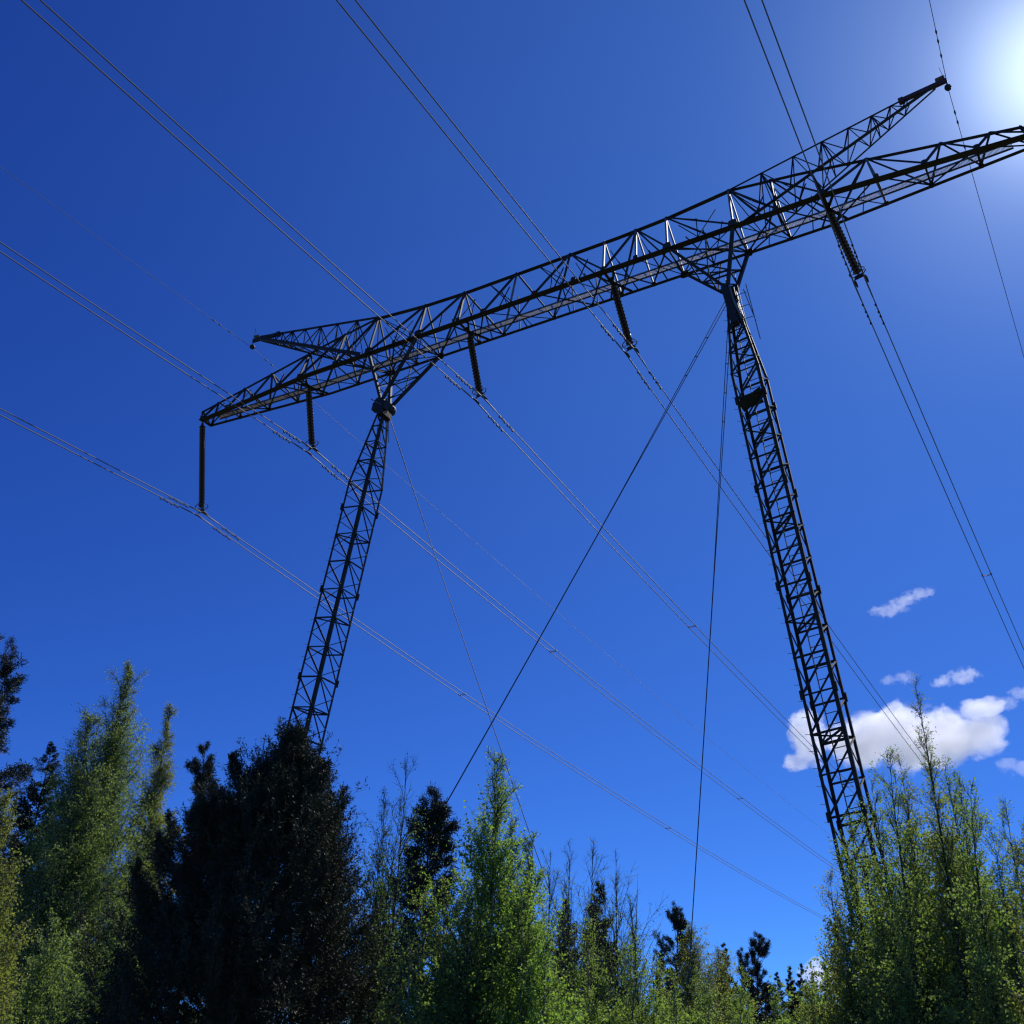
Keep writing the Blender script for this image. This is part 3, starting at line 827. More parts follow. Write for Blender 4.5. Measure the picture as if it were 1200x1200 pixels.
def pine(loc, H, R, seed, label, group, n=9000, lf=.11, br=34, tw=12, t0=.45):
    p = dict(trunk_r=H * .010, dmin=.35, branches=int(br * 1.3), t0=t0, tpow=.85, prof=((0, .15, .5, .85, 1), (R * .7, R, R * .9, R * .5, R * .12)), leaf_u=((0, .7, 1), (.6, 1, 1.8)),
             el=(5, 55), elv=12, bend=.25, br=H * .004, twigs=tw, tw0=.45, twl=.30, twr=.006, twup=.35, leaves=n, ln=lf, lw=lf * .22,
             align=.35, scat=.04, wob=.03, lpow=.5)
    return tree('pine_tree', loc, H, label, 'pine tree', group, None, seed, p, (M['pine_bark'], M['pine_bark'], M['pine']))

def juniper_clump(loc, H, R, seed, label, group):
    """dense bush: ascending sprays fill a rounded cone down to the ground"""
    rng = np.random.default_rng(seed)
    root = empty('juniper_tree', loc, cat='juniper', label=label, group=group)
    zs = np.array([0, .25, .55, .9, 1.3, 1.8, 2.3, 2.9, 4.0, H]) / 1.0
    rs = np.array([.01, .06, .24, .50, .84, 1.18, 1.42, 1.62, 1.72, 1.3])
    lean = np.array([-.874, -.485])
    ns = 5600
    dz = H * np.where(rng.uniform(0, 1, ns) < .12, rng.uniform(0, .22, ns), rng.uniform(0, .85, ns) ** .72)
    rr = np.interp(dz, zs, rs)
    # a handful of side leaders make the outline uneven
    az = rng.uniform(0, 2 * np.pi, ns)
    lobes = 1 + .17 * np.sin(3 * az + 1.3 * dz + 1) + .10 * np.sin(7 * az - 2.1 * dz) + .08 * np.sin(11 * az + 5 * dz)
    rho = np.clip(rng.uniform(.0, 1, ns) ** .5, 0, 1)
    rad = rr * lobes * rho * .86
    cx = lean[0] * dz * .10; cy = lean[1] * dz * .10
    p0 = np.stack([cx + rad * np.cos(az), cy + rad * np.sin(az), H - dz - .34], 1)
    el = np.radians(np.interp(dz, (0, .6, 2, 4), (78, 62, 48, 32)) + rng.normal(0, 10, ns))
    d = np.stack([np.cos(az) * np.cos(el), np.sin(az) * np.cos(el), np.sin(el)], 1)
    L = rng.uniform(.22, .55, ns) * np.where(rng.uniform(0, 1, ns) < .10, 1.65, 1) * np.interp(dz, (0, .4, 1), (.45, .75, 1))
    # pointed side leaders standing out of the outline
    lp, ldr, ll = [], [], []
    for i in range(46):
        z_ = rng.uniform(.95, 3.0); a_ = rng.uniform(0, 2 * np.pi); r_ = np.interp(z_, zs, rs) * rng.uniform(.55, .98)
        b0 = np.array([lean[0] * z_ * .10 + r_ * np.cos(a_), lean[1] * z_ * .10 + r_ * np.sin(a_), H - z_])
        hh_ = min(rng.uniform(.25, .62), z_ * .42); out_ = np.array([np.cos(a_), np.sin(a_), 0]) * rng.uniform(.05, .35)
        for j in range(22):
            f_ = j / 21
            q_ = b0 + (np.array([0, 0, 1]) + out_) * hh_ * f_
            a3 = rng.uniform(0, 2 * np.pi); e3 = np.radians(rng.uniform(45, 75))
            lp.append(q_); ldr.append([np.cos(a3) * np.cos(e3), np.sin(a3) * np.cos(e3), np.sin(e3)]); ll.append(.24 * (1 - f_) + .07)
    p0 = np.concatenate([p0, lp]); d = norm(np.concatenate([d, ldr])); L = np.concatenate([L, ll]); ns = len(L)
    B = grow(rng, p0, d, L, 7, .35, .10)
    vb, qb = tubes(B, np.full((ns, 1), .004) * np.linspace(1, .25, 7)[None], 3)
    nt = 16; ow = np.repeat(np.arange(ns), nt); uu = rng.uniform(.05, 1, ns * nt)
    c1, bd = along(B[ow], uu); td_ = rand_perp(rng, bd, np.radians(rng.uniform(22, 50, ns * nt))); td_[:, 2] += .2; td_ = norm(td_)
    Lt = L[ow] * .34 * (1.1 - .8 * uu) + .02
    TW = grow(rng, c1, td_, Lt, 4, .1, .1)
    vt, qt = tubes(TW, np.full((ns * nt, 1), .0016) * np.linspace(1, .5, 4)[None], 3)
    # inner limbs from the foot
    nl_ = 26; a2 = rng.uniform(0, 2 * np.pi, nl_)
    l0 = np.stack([.15 * np.cos(a2), .15 * np.sin(a2), np.zeros(nl_)], 1)
    ld = norm(np.stack([np.cos(a2) * .12, np.sin(a2) * .12, np.ones(nl_)], 1))
    LM = grow(rng, l0, ld, H * rng.uniform(.35, .7, nl_), 8, .2, .04)
    vl, ql = tubes(LM, np.linspace(.045, .008, 8)[None] * np.ones((nl_, 1)), 5)
    TR = grow(rng, np.zeros((1, 3)), np.array([[0, 0, 1.]]), np.array([H * .93]), 10, .1, .01)
    v, q = tubes(TR, np.linspace(.09, .012, 10)[None], 7)
    link('trunk', mesh_np('trunk', v, q, M['spruce_bark'], True), root)
    bo = link('branches', mesh_np('branches', np.concatenate([vb, vt, vl]), np.concatenate([qb, qt + len(vb), ql + len(vb) + len(vt)]), M['spruce_bark']), root)
    bo['kind'] = 'stuff'
    n = 600000
    idx = rng.choice(ns * nt, n, p=Lt / Lt.sum()); cc, dd = along(TW[idx], rng.uniform(0, 1, n))
    cc = cc + rng.normal(0, .006, (n, 3))
    v3, q3 = leaves(rng, cc, dd, .038, .0125, .55)
    m_ = 60000; i2 = rng.integers(0, ns, m_); c4, d4 = along(B[i2], rng.uniform(.2, 1, m_))
    v4, q4 = leaves(rng, c4, d4, .036, .010, .6)
    fo = link('foliage', mesh_np('foliage', np.concatenate([v3, v4]), np.concatenate([q3, q4 + n * 4]), M['juniper']), root)
    fo['kind'] = 'stuff'
    return root

#TREES

def soft_birch(loc, H, R, seed, label, group):
    return birch(loc, H, R, seed, label, group, 'leaf_olive', n=34000, lf=.065, br=200, tw=26, scat=.05, sparse_top=False, twbend=-.4, twr=.004, t0=.02, el=(45, 70))

pine((-18.88, -3.63, -0.2), 15.38, 1.80, 11, 'tall pine at the left edge, cut by the photo', 'tall trees at the left edge', n=52000, br=90, t0=.40, tw=20, lf=.12)
spruce((-22.45, 1.73, -0.2), 14.55, 2.81, 12, 'dark spruce with a pointed top between the edge pine and the tall birch', 'tall trees at the left edge', n=51000, br=130, lf=0.14)
spruce((-26.16, 3.42, -0.2), 13.20, 2.78, 13, 'dark spruce half hidden under the edge pine', 'tall trees at the left edge', n=27200, br=110, lf=0.15)
birch((-10.26, -5.40, -0.2), 13.04, 1.55, 14, 'tallest light green birch with a pointed weeping crown', 'tall trees at the left edge', 'leaf_far', n=120000, lf=.052, br=300, tw=36, scat=.05, dmin=.5, sparse_top=False, twbend=-.7, twr=.0035, el=(40,66), twl=.36, lean=(0,0), t0=.05)
birch((-9.94, -6.60, -0.2), 11.16, 1.59, 15, 'rounder birch leaning against the left side of the tallest birch', 'tall trees at the left edge', 'leaf_far', n=90000, lf=.054, br=240, tw=34, scat=.05, dmin=.5, sparse_top=False, twbend=-.6, twr=.0035, t0=.05)
birch((-10.91, -3.08, -0.2), 12.64, 1.03, 16, 'slender birch with a narrow top right of the tallest birch', 'tall trees at the left edge', 'leaf_olive', n=90000, lf=.054, br=240, tw=34, scat=.05, dmin=.5, sparse_top=False, twbend=-.6, twr=.0035, t0=.05)
birch((2.19, -17.10, -0.2), 5.20, 0.62, 17, 'olive green young birch in the lower left corner', 'tall trees at the left edge', 'leaf_olive', n=70000, lf=.030, br=200, tw=32, scat=.03, sparse_top=False, twbend=-.3, t0=.02)
birch((-2.80, -12.09, -0.2), 4.85, 1.19, 18, 'shaded low birch under the tallest birch', 'tall trees at the left edge', 'leaf_far', n=30000, lf=.050, br=80, tw=20, t0=.02)
birch((-0.52, -12.47, -0.2), 4.86, 0.97, 19, 'shaded leafy birch between the tallest birch and the juniper', 'tall trees at the left edge', 'leaf_far', n=26000, lf=.050, br=80, tw=20, t0=.02)
pine((-15.90, 3.31, -0.2), 13.99, 0.95, 20, 'dark pine with a clumpy narrow top just left of the juniper', 'dark conifers beside the juniper', n=46000, br=90, t0=.3, tw=20, lf=.12)
spruce((-13.43, 2.96, -0.2), 12.31, 1.50, 21, 'dark spruce behind the left shoulder of the juniper', 'dark conifers beside the juniper', n=27200, lf=0.13)
juniper_clump((5.80, -16.02, -0.2), 6.01, 1.52, 22, 'big dark juniper with many upright tips in front of the left leg', None)
birch((5.64, -13.58, -0.2), 6.36, 0.70, 23, 'nearly bare young birch rising behind the right side of the juniper', 'young birches in the middle of the tree line', n=7000, lf=.034, br=150, tw=12, el=(46,72), twr=.0020, dmin=.5, bark='twig', stems=4, fan=.05, spread=.15, tr=.022, brr=.002)
birch((5.74, -14.12, -0.2), 5.53, 0.44, 24, 'thin young birch close to the right side of the juniper', 'young birches in the middle of the tree line', n=14000, lf=.034, br=140, tw=14, el=(46,72), dmin=.4, bark='twig', stems=3, fan=.05, spread=.15, tr=.022, brr=.002)
pine((2.55, -8.42, -0.2), 7.26, 0.64, 25, 'dark round topped pine below the end of the thick guy rope', 'dark conifers beside the juniper', n=60000, br=110, t0=.2, tw=20, lf=.085)
birch((7.97, -15.03, -0.2), 5.53, 0.70, 26, 'bright green young birch, the tallest in the middle of the photo', 'young birches in the middle of the tree line', 'leaf_bright', n=56000, lf=.034, br=170, tw=22, dmin=.4, el=(42,66), t0=.03)
birch((7.36, -15.06, -0.2), 4.13, 0.62, 27, 'bushy olive birch between the juniper and the tallest middle birch', 'young birches in the middle of the tree line', 'leaf', n=24000, lf=.034, br=100, tw=18, t0=.03)
birch((7.29, -14.27, -0.2), 4.66, 0.61, 28, 'leafy birch just behind the left side of the tallest middle birch', 'young birches in the middle of the tree line', 'leaf', n=20000, lf=.034, br=80, tw=16, t0=.03)
birch((8.09, -14.37, -0.2), 4.72, 0.57, 29, 'broad bright birch leaning on the right side of the tallest middle birch', 'young birches in the middle of the tree line', 'leaf_bright', n=44000, lf=.034, br=140, tw=22, dmin=.4, t0=.03)
birch((7.57, -13.98, -0.2), 5.05, 0.54, 30, 'leafy birch hugging the right flank of the tallest middle birch', 'young birches in the middle of the tree line', 'leaf_bright', n=34000, lf=.034, br=150, tw=22, dmin=.4, t0=.03)
birch((8.50, -15.30, -0.2), 3.96, 0.53, 31, 'dense low birch in front of the tallest middle birch, to its right', 'young birches in the middle of the tree line', 'leaf_bright', n=34000, lf=.033, br=150, tw=22, t0=.03)
birch((8.05, -15.57, -0.2), 3.80, 0.53, 32, 'dense low birch in front of the tallest middle birch, to its left', 'young birches in the middle of the tree line', 'leaf', n=30000, lf=.033, br=150, tw=22, t0=.03)
birch((5.40, -9.01, -0.2), 5.93, 0.80, 33, 'thin twiggy birch with bare tips, leftmost of the bare tops', 'young birches in the middle of the tree line', n=5200, lf=.032, br=100, tw=14, el=(60,80), twr=.0026, dmin=.6, stems=3, fan=.035, spread=.22, tr=.03, bark='twig')
birch((5.69, -8.85, -0.2), 5.98, 0.80, 34, 'thin twiggy birch with bare tips, second of the bare tops', 'young birches in the middle of the tree line', n=5200, lf=.032, br=100, tw=14, el=(60,80), twr=.0026, dmin=.6, stems=3, fan=.035, spread=.22, tr=.03, bark='twig')
birch((5.60, -7.78, -0.2), 6.16, 0.84, 35, 'thin twiggy birch with bare tips before the dark cone shaped spruce', 'young birches in the middle of the tree line', n=5200, lf=.032, br=100, tw=14, el=(60,80), twr=.0026, dmin=.6, stems=3, fan=.035, spread=.22, tr=.03, bark='twig')
birch((5.95, -7.61, -0.2), 5.97, 0.84, 36, 'thin twiggy birch with bare tips, right of the dark cone shaped spruce', 'young birches in the middle of the tree line', n=5200, lf=.032, br=100, tw=14, el=(60,80), twr=.0026, dmin=.6, stems=3, fan=.035, spread=.22, tr=.03, bark='twig')
birch((6.57, -8.42, -0.2), 5.26, 0.53, 37, 'lower twiggy birch at the right end of the bare tops', 'young birches in the middle of the tree line', n=9000, lf=.032, br=100, tw=16, el=(56,76), dmin=.5, stems=3, fan=.04, spread=.22, tr=.03, bark='twig')
spruce((-0.48, 4.83, -0.2), 8.24, 1.31, 38, 'dark cone shaped spruce behind the twiggy birches', 'dark conifers beside the juniper', n=44200, br=110, lf=0.10)
spruce((-2.27, 6.17, -0.2), 8.04, 1.17, 39, 'smaller dark spruce left of the cone shaped spruce', 'dark conifers beside the juniper', n=30600, lf=0.11)
birch((8.43, -13.63, -0.2), 3.87, 0.69, 40, 'bushy green birch low in front of the cone shaped spruce', 'young birches in the middle of the tree line', 'leaf', n=28000, lf=.034, br=90, tw=18, t0=.03)
birch((8.71, -12.94, -0.2), 3.81, 0.63, 41, 'bushy birch low at the foot of the twiggy birches', 'young birches in the middle of the tree line', 'leaf', n=24000, lf=.034, br=80, tw=18, t0=.03)
birch((8.96, -15.61, -0.2), 3.44, 0.50, 42, 'leafy birch low at the bottom edge right of the bright birches', 'young birches in the middle of the tree line', 'leaf_bright', n=16000, lf=.038, br=80, tw=18, t0=.03)
birch((7.83, -16.32, -0.2), 3.48, 0.50, 43, 'leafy dark birch low at the bottom edge right of the juniper', 'young birches in the middle of the tree line', 'leaf', n=13000, lf=.038, br=80, tw=18, t0=.03)
pine((-7.48, 27.99, -0.2), 11.34, 1.10, 44, 'small pine with wide pads where the upright guy rope comes down', 'small conifers on the far tree line', n=60000, br=90, t0=.3, tw=26, lf=.10)
soft_birch((-0.33, 11.46, -0.2), 7.88, 1.39, 45, 'soft light green birch in front of the small pine', 'small conifers on the far tree line')
soft_birch((-0.16, 13.67, -0.2), 7.33, 1.20, 46, 'low soft green birch right of the small pine', 'small conifers on the far tree line')
spruce((-6.87, 32.51, -0.2), 10.46, 1.33, 47, 'small pointed spruce between the two small pines', 'small conifers on the far tree line', n=15300, br=70, lf=0.18)
spruce((-9.87, 31.32, -0.2), 10.28, 1.16, 48, 'small spruce left of the small pine with wide pads', 'small conifers on the far tree line', n=13600, br=70, lf=0.18)
pine((-4.52, 31.22, -0.2), 10.54, 1.11, 49, 'small pine with flat separate branches left of the far spruces', 'small conifers on the far tree line', n=44000, br=60, t0=.35, tw=24, lf=.10)
pine((-6.56, 34.75, -0.2), 10.31, 0.82, 50, 'little pine touching the left side of the flat branched pine', 'small conifers on the far tree line', n=26000, br=50, t0=.35, tw=20, lf=.10)
spruce((-6.86, 40.97, -0.2), 9.99, 1.28, 51, 'tiny far spruce just right of the flat branched pine', 'small conifers on the far tree line', n=32000, br=80, lf=.13)
spruce((-6.14, 41.20, -0.2), 10.31, 1.28, 52, 'far spruce with a thin pointed top, left of its taller twin', 'small conifers on the far tree line', n=32000, br=80, lf=.13)
spruce((-5.53, 41.38, -0.2), 10.44, 1.28, 53, 'tallest of the thin far spruces near the small low cloud', 'small conifers on the far tree line', n=32000, br=80, lf=.13)
spruce((-4.94, 41.56, -0.2), 9.89, 1.27, 54, 'tiny far spruce under the small low cloud', 'small conifers on the far tree line', n=32000, br=80, lf=.13)
spruce((-4.24, 41.75, -0.2), 10.53, 1.27, 55, 'dark far pine in front of the small low cloud', 'small conifers on the far tree line', n=32000, br=80, lf=.13)
spruce((-3.43, 41.98, -0.2), 9.97, 1.26, 56, 'far spruce half behind the right birches', 'small conifers on the far tree line', n=32000, br=80, lf=.13)
spruce((-2.34, 42.25, -0.2), 9.51, 1.25, 57, 'far spruce seen through the right birches', 'small conifers on the far tree line', n=32000, br=80, lf=.13)
birch((4.10, -1.86, -0.2), 5.18, 0.84, 58, 'leafy birch between the twiggy birches and the small pine', 'low birches along the bottom edge', 'leaf', n=12000, lf=.046, br=70, tw=16, t0=.02, sparse_top=False)
birch((3.47, 2.21, -0.2), 5.30, 0.96, 59, 'yellowish low birch just under the soft birches', 'low birches along the bottom edge', 'leaf', n=12000, lf=.046, br=70, tw=16, t0=.02, sparse_top=False)
birch((3.85, 4.48, -0.2), 5.54, 1.02, 60, 'low birch between the soft birches and the flat branched pine', 'low birches along the bottom edge', 'leaf', n=12000, lf=.046, br=70, tw=16, t0=.02, sparse_top=False)
birch((5.41, 2.90, -0.2), 4.96, 0.94, 61, 'low birch in front of the far spruces', 'low birches along the bottom edge', 'leaf', n=12000, lf=.046, br=70, tw=16, t0=.02, sparse_top=False)
birch((6.20, 3.14, -0.2), 5.11, 0.94, 62, 'low birch under the low white cloud', 'low birches along the bottom edge', 'leaf', n=12000, lf=.046, br=70, tw=16, t0=.02, sparse_top=False)
birch((7.96, -10.00, -0.2), 3.67, 0.54, 63, 'low green birch at the bottom edge under the small pine', 'low birches along the bottom edge', 'leaf', n=12000, lf=.046, br=70, tw=16, t0=.02, sparse_top=False)
birch((8.04, -8.89, -0.2), 3.69, 0.57, 64, 'low green birch at the bottom edge below the soft birches', 'low birches along the bottom edge', 'leaf', n=12000, lf=.046, br=70, tw=16, t0=.02, sparse_top=False)
birch((8.82, -9.67, -0.2), 3.54, 0.54, 65, 'low green birch at the bottom edge under the flat branched pine', 'low birches along the bottom edge', 'leaf', n=12000, lf=.046, br=70, tw=16, t0=.02, sparse_top=False)
birch((8.92, -8.58, -0.2), 3.61, 0.56, 66, 'low green birch at the bottom edge below the tiny far spruces', 'low birches along the bottom edge', 'leaf', n=12000, lf=.046, br=70, tw=16, t0=.02, sparse_top=False)
birch((9.96, -10.35, -0.2), 3.48, 0.50, 67, 'low green birch at the bottom edge left of the right birches', 'low birches along the bottom edge', 'leaf', n=12000, lf=.046, br=70, tw=16, t0=.02, sparse_top=False)
spruce((-12.84, 3.52, -0.2), 9.58, 1.74, 68, 'dark spruce hidden behind the left half of the juniper', 'dark spruces filling the forest behind', n=20400, br=80, lf=0.18)
spruce((-10.85, 5.26, -0.2), 9.18, 1.76, 69, 'dark spruce hidden behind the right half of the juniper', 'dark spruces filling the forest behind', n=20400, br=80, lf=0.18)
spruce((-10.40, 35.43, -0.2), 9.50, 2.82, 70, 'low dark spruce right under the small pine', 'dark spruces filling the forest behind', n=20400, br=80, lf=0.18)
spruce((-8.44, 42.56, -0.2), 9.84, 3.03, 71, 'low dark spruce under the flat branched pine', 'dark spruces filling the forest behind', n=20400, br=80, lf=0.18)
spruce((-6.59, 43.15, -0.2), 9.47, 3.01, 72, 'low dark spruce under the thin far spruces', 'dark spruces filling the forest behind', n=20400, br=80, lf=0.18)
spruce((-4.73, 43.69, -0.2), 9.28, 2.99, 73, 'low dark spruce under the low white cloud', 'dark spruces filling the forest behind', n=20400, br=80, lf=0.18)
spruce((-2.29, 10.62, -0.2), 6.18, 1.71, 74, 'dark spruce low behind the bushy birches', 'dark spruces filling the forest behind', n=20400, br=80, lf=0.18)
spruce((-5.77, 8.80, -0.2), 8.58, 1.77, 75, 'dark spruce hidden behind the tallest middle birch', 'dark spruces filling the forest behind', n=20400, br=80, lf=0.18)
spruce((-7.81, 9.90, -0.2), 8.15, 1.84, 76, 'dark spruce low between pine and bright birch', 'dark spruces filling the forest behind', n=20400, br=80, lf=0.18)
spruce((-9.46, 6.34, -0.2), 8.99, 1.76, 77, 'dark spruce behind the right flank of the juniper', 'dark spruces filling the forest behind', n=20400, br=80, lf=0.18)
spruce((-28.04, 9.19, -0.2), 14.59, 2.36, 78, 'dark spruce far behind the tallest birch', 'dark spruces filling the forest behind', n=20400, br=80, lf=0.18)
spruce((-24.26, 8.98, -0.2), 13.39, 2.25, 79, 'dark spruce far behind the slender birch', 'dark spruces filling the forest behind', n=20400, br=80, lf=0.18)
spruce((-9.86, 42.07, -0.2), 9.75, 3.04, 80, 'low dark spruce under the small pines', 'dark spruces filling the forest behind', n=20400, br=80, lf=0.18)
spruce((-11.74, 41.36, -0.2), 9.73, 3.06, 81, 'low dark spruce behind the soft birches', 'dark spruces filling the forest behind', n=20400, br=80, lf=0.18)
spruce((1.99, 32.99, -0.2), 8.39, 2.46, 82, 'dark spruce seen low through the right birches', 'dark spruces filling the forest behind', n=20400, br=80, lf=0.18)
spruce((4.44, 33.46, -0.2), 9.50, 2.45, 83, 'dark spruce far behind the right birches', 'dark spruces filling the forest behind', n=20400, br=80, lf=0.18)
spruce((6.62, 33.79, -0.2), 9.07, 2.41, 84, 'dark spruce at the far right behind the birches', 'dark spruces filling the forest behind', n=20400, br=80, lf=0.18)
birch((12.94, -16.63, -0.2), 5.05, 0.28, 85, 'tallest thin birch stem of the right group, tip in front of the cloud', 'young birches in front of the right leg', 'leaf_olive', n=9660, lf=.026, br=95, tw=18, el=(52,72), t0=.10, twr=.0012, fan=.05, drop=-.02, bwob=.12, twl=.36, dmin=.5, tr=.024, brr=.0018, bark='twig', lean=(-0.02, 0))
birch((12.71, -16.87, -0.2), 4.45, 0.42, 86, 'airy birch just left of the tallest right stem, before the cloud', 'young birches in front of the right leg', 'leaf', n=14949, lf=.026, br=95, tw=18, el=(52,72), t0=.10, twr=.0012, fan=.05, drop=-.02, bwob=.12, twl=.36, dmin=.5, tr=.024, brr=.0018, bark='twig', lean=(0.03, 0))
birch((12.42, -16.32, -0.2), 4.35, 0.42, 87, 'birch whose crown covers the right side of the pylon leg', 'young birches in front of the right leg', 'leaf', n=17250, lf=.026, br=95, tw=18, el=(52,72), t0=.10, twr=.0012, fan=.05, drop=-.02, bwob=.12, twl=.36, dmin=.5, tr=.024, brr=.0018, bark='twig', lean=(-0.02, 0))
birch((12.09, -15.78, -0.2), 4.25, 0.47, 88, 'birch hanging over the left side of the pylon leg', 'young birches in front of the right leg', 'leaf', n=20700, lf=.026, br=95, tw=18, el=(52,72), t0=.10, twr=.0012, fan=.05, drop=-.02, bwob=.12, twl=.36, dmin=.5, tr=.024, brr=.0018, bark='twig', lean=(0.03, 0))
birch((11.66, -15.06, -0.2), 3.90, 0.43, 89, 'leftmost low birch of the right group', 'young birches in front of the right leg', 'leaf_olive', n=20700, lf=.026, br=95, tw=18, el=(52,72), t0=.10, twr=.0012, fan=.05, drop=-.02, bwob=.12, twl=.36, dmin=.5, tr=.024, brr=.0018, bark='twig', lean=(-0.02, 0))
birch((13.00, -16.21, -0.2), 4.45, 0.47, 90, 'birch right of the tallest stem, under the cloud', 'young birches in front of the right leg', 'leaf', n=20700, lf=.026, br=95, tw=18, el=(52,72), t0=.10, twr=.0012, fan=.05, drop=-.02, bwob=.12, twl=.36, dmin=.5, tr=.024, brr=.0018, bark='twig', lean=(0.03, 0))
birch((13.31, -17.17, -0.2), 4.04, 0.37, 91, 'birch with bare upper twigs under the right end of the cloud', 'young birches in front of the right leg', 'leaf', n=14949, lf=.026, br=95, tw=18, el=(52,72), t0=.10, twr=.0012, fan=.05, drop=-.02, bwob=.12, twl=.36, dmin=.5, tr=.024, brr=.0018, bark='twig', lean=(-0.02, 0))
birch((13.33, -16.57, -0.2), 3.79, 0.40, 92, 'thin birch with wide gaps near the right edge', 'young birches in front of the right leg', 'leaf', n=14949, lf=.026, br=95, tw=18, el=(52,72), t0=.10, twr=.0012, fan=.05, drop=-.02, bwob=.12, twl=.36, dmin=.5, tr=.024, brr=.0018, bark='twig', lean=(0.03, 0))
birch((13.63, -17.34, -0.2), 3.66, 0.40, 93, 'birch cut by the right edge of the photo', 'young birches in front of the right leg', 'leaf_olive', n=14949, lf=.026, br=95, tw=18, el=(52,72), t0=.10, twr=.0012, fan=.05, drop=-.02, bwob=.12, twl=.36, dmin=.5, tr=.024, brr=.0018, bark='twig', lean=(-0.02, 0))
birch((12.44, -15.09, -0.2), 4.57, 0.64, 94, 'dense leafy birch in the middle of the right group', 'young birches in front of the right leg', 'leaf', n=34500, lf=.028, br=120, tw=22, el=(52,72), t0=.03, twr=.0012, fan=.05, drop=-.02, bwob=.12, twl=.36, dmin=.5, tr=.024, brr=.0018, bark='twig', lean=(0.03, 0))
birch((11.88, -14.39, -0.2), 4.17, 0.68, 95, 'dense leafy birch around the foot of the right leg', 'young birches in front of the right leg', 'leaf', n=29899, lf=.028, br=120, tw=22, el=(52,72), t0=.03, twr=.0012, fan=.05, drop=-.02, bwob=.12, twl=.36, dmin=.5, tr=.024, brr=.0018, bark='twig', lean=(-0.02, 0))
birch((12.71, -14.84, -0.2), 4.17, 0.68, 96, 'dense yellowish birch low in the right group', 'young birches in front of the right leg', 'leaf', n=34500, lf=.028, br=120, tw=22, el=(52,72), t0=.03, twr=.0012, fan=.05, drop=-.02, bwob=.12, twl=.36, dmin=.5, tr=.024, brr=.0018, bark='twig', lean=(0.03, 0))
birch((13.06, -15.39, -0.2), 3.67, 0.58, 97, 'dense low birch near the lower right corner', 'young birches in front of the right leg', 'leaf_olive', n=29899, lf=.028, br=120, tw=22, el=(52,72), t0=.03, twr=.0012, fan=.05, drop=-.02, bwob=.12, twl=.36, dmin=.5, tr=.024, brr=.0018, bark='twig', lean=(-0.02, 0))
birch((13.39, -15.75, -0.2), 3.39, 0.51, 98, 'dense low birch in the lower right corner', 'young birches in front of the right leg', 'leaf', n=25299, lf=.028, br=120, tw=22, el=(52,72), t0=.03, twr=.0012, fan=.05, drop=-.02, bwob=.12, twl=.36, dmin=.5, tr=.024, brr=.0018, bark='twig', lean=(0.03, 0))
birch((12.65, -16.27, -0.2), 3.42, 0.51, 99, 'low leafy birch at the bottom edge below the cloud', 'young birches in front of the right leg', 'leaf', n=25299, lf=.028, br=120, tw=22, el=(52,72), t0=.03, twr=.0012, fan=.05, drop=-.02, bwob=.12, twl=.36, dmin=.5, tr=.024, brr=.0018, bark='twig', lean=(-0.02, 0))
birch((12.75, -15.44, -0.2), 4.86, 0.44, 100, 'birch close right of the tallest stem, its top reaching the cloud base', 'young birches in front of the right leg', 'leaf', n=16099, lf=.026, br=95, tw=18, el=(52,72), t0=.10, twr=.0012, fan=.05, drop=-.02, bwob=.12, twl=.36, dmin=.5, tr=.024, brr=.0018, bark='twig', lean=(0.03, 0))
birch((12.48, -15.29, -0.2), 4.78, 0.45, 101, 'birch just left of the tallest stem, under the cloud', 'young birches in front of the right leg', 'leaf_olive', n=16099, lf=.026, br=95, tw=18, el=(52,72), t0=.10, twr=.0012, fan=.05, drop=-.02, bwob=.12, twl=.36, dmin=.5, tr=.024, brr=.0018, bark='twig', lean=(-0.02, 0))
birch((13.02, -15.60, -0.2), 4.58, 0.44, 102, 'birch midway between the tallest stem and the right edge', 'young birches in front of the right leg', 'leaf', n=17250, lf=.026, br=95, tw=18, el=(52,72), t0=.10, twr=.0012, fan=.05, drop=-.02, bwob=.12, twl=.36, dmin=.5, tr=.024, brr=.0018, bark='twig', lean=(0.03, 0))
birch((13.39, -15.96, -0.2), 4.15, 0.41, 103, 'birch beside the one cut by the right edge', 'young birches in front of the right leg', 'leaf', n=16099, lf=.026, br=95, tw=18, el=(52,72), t0=.10, twr=.0012, fan=.05, drop=-.02, bwob=.12, twl=.36, dmin=.5, tr=.024, brr=.0018, bark='twig', lean=(-0.02, 0))
birch((12.04, -15.18, -0.2), 4.49, 0.43, 104, 'birch covering the middle of the right leg foot', 'young birches in front of the right leg', 'leaf', n=16099, lf=.026, br=95, tw=18, el=(52,72), t0=.10, twr=.0012, fan=.05, drop=-.02, bwob=.12, twl=.36, dmin=.5, tr=.024, brr=.0018, bark='twig', lean=(0.03, 0))
birch((11.94, -15.82, -0.2), 3.33, 0.47, 105, 'low leafy birch at the bottom edge left of the right leg', 'young birches in front of the right leg', 'leaf_olive', n=23000, lf=.028, br=120, tw=22, el=(52,72), t0=.03, twr=.0012, fan=.05, drop=-.02, bwob=.12, twl=.36, dmin=.5, tr=.024, brr=.0018, bark='twig', lean=(-0.02, 0))
#ENDTREES

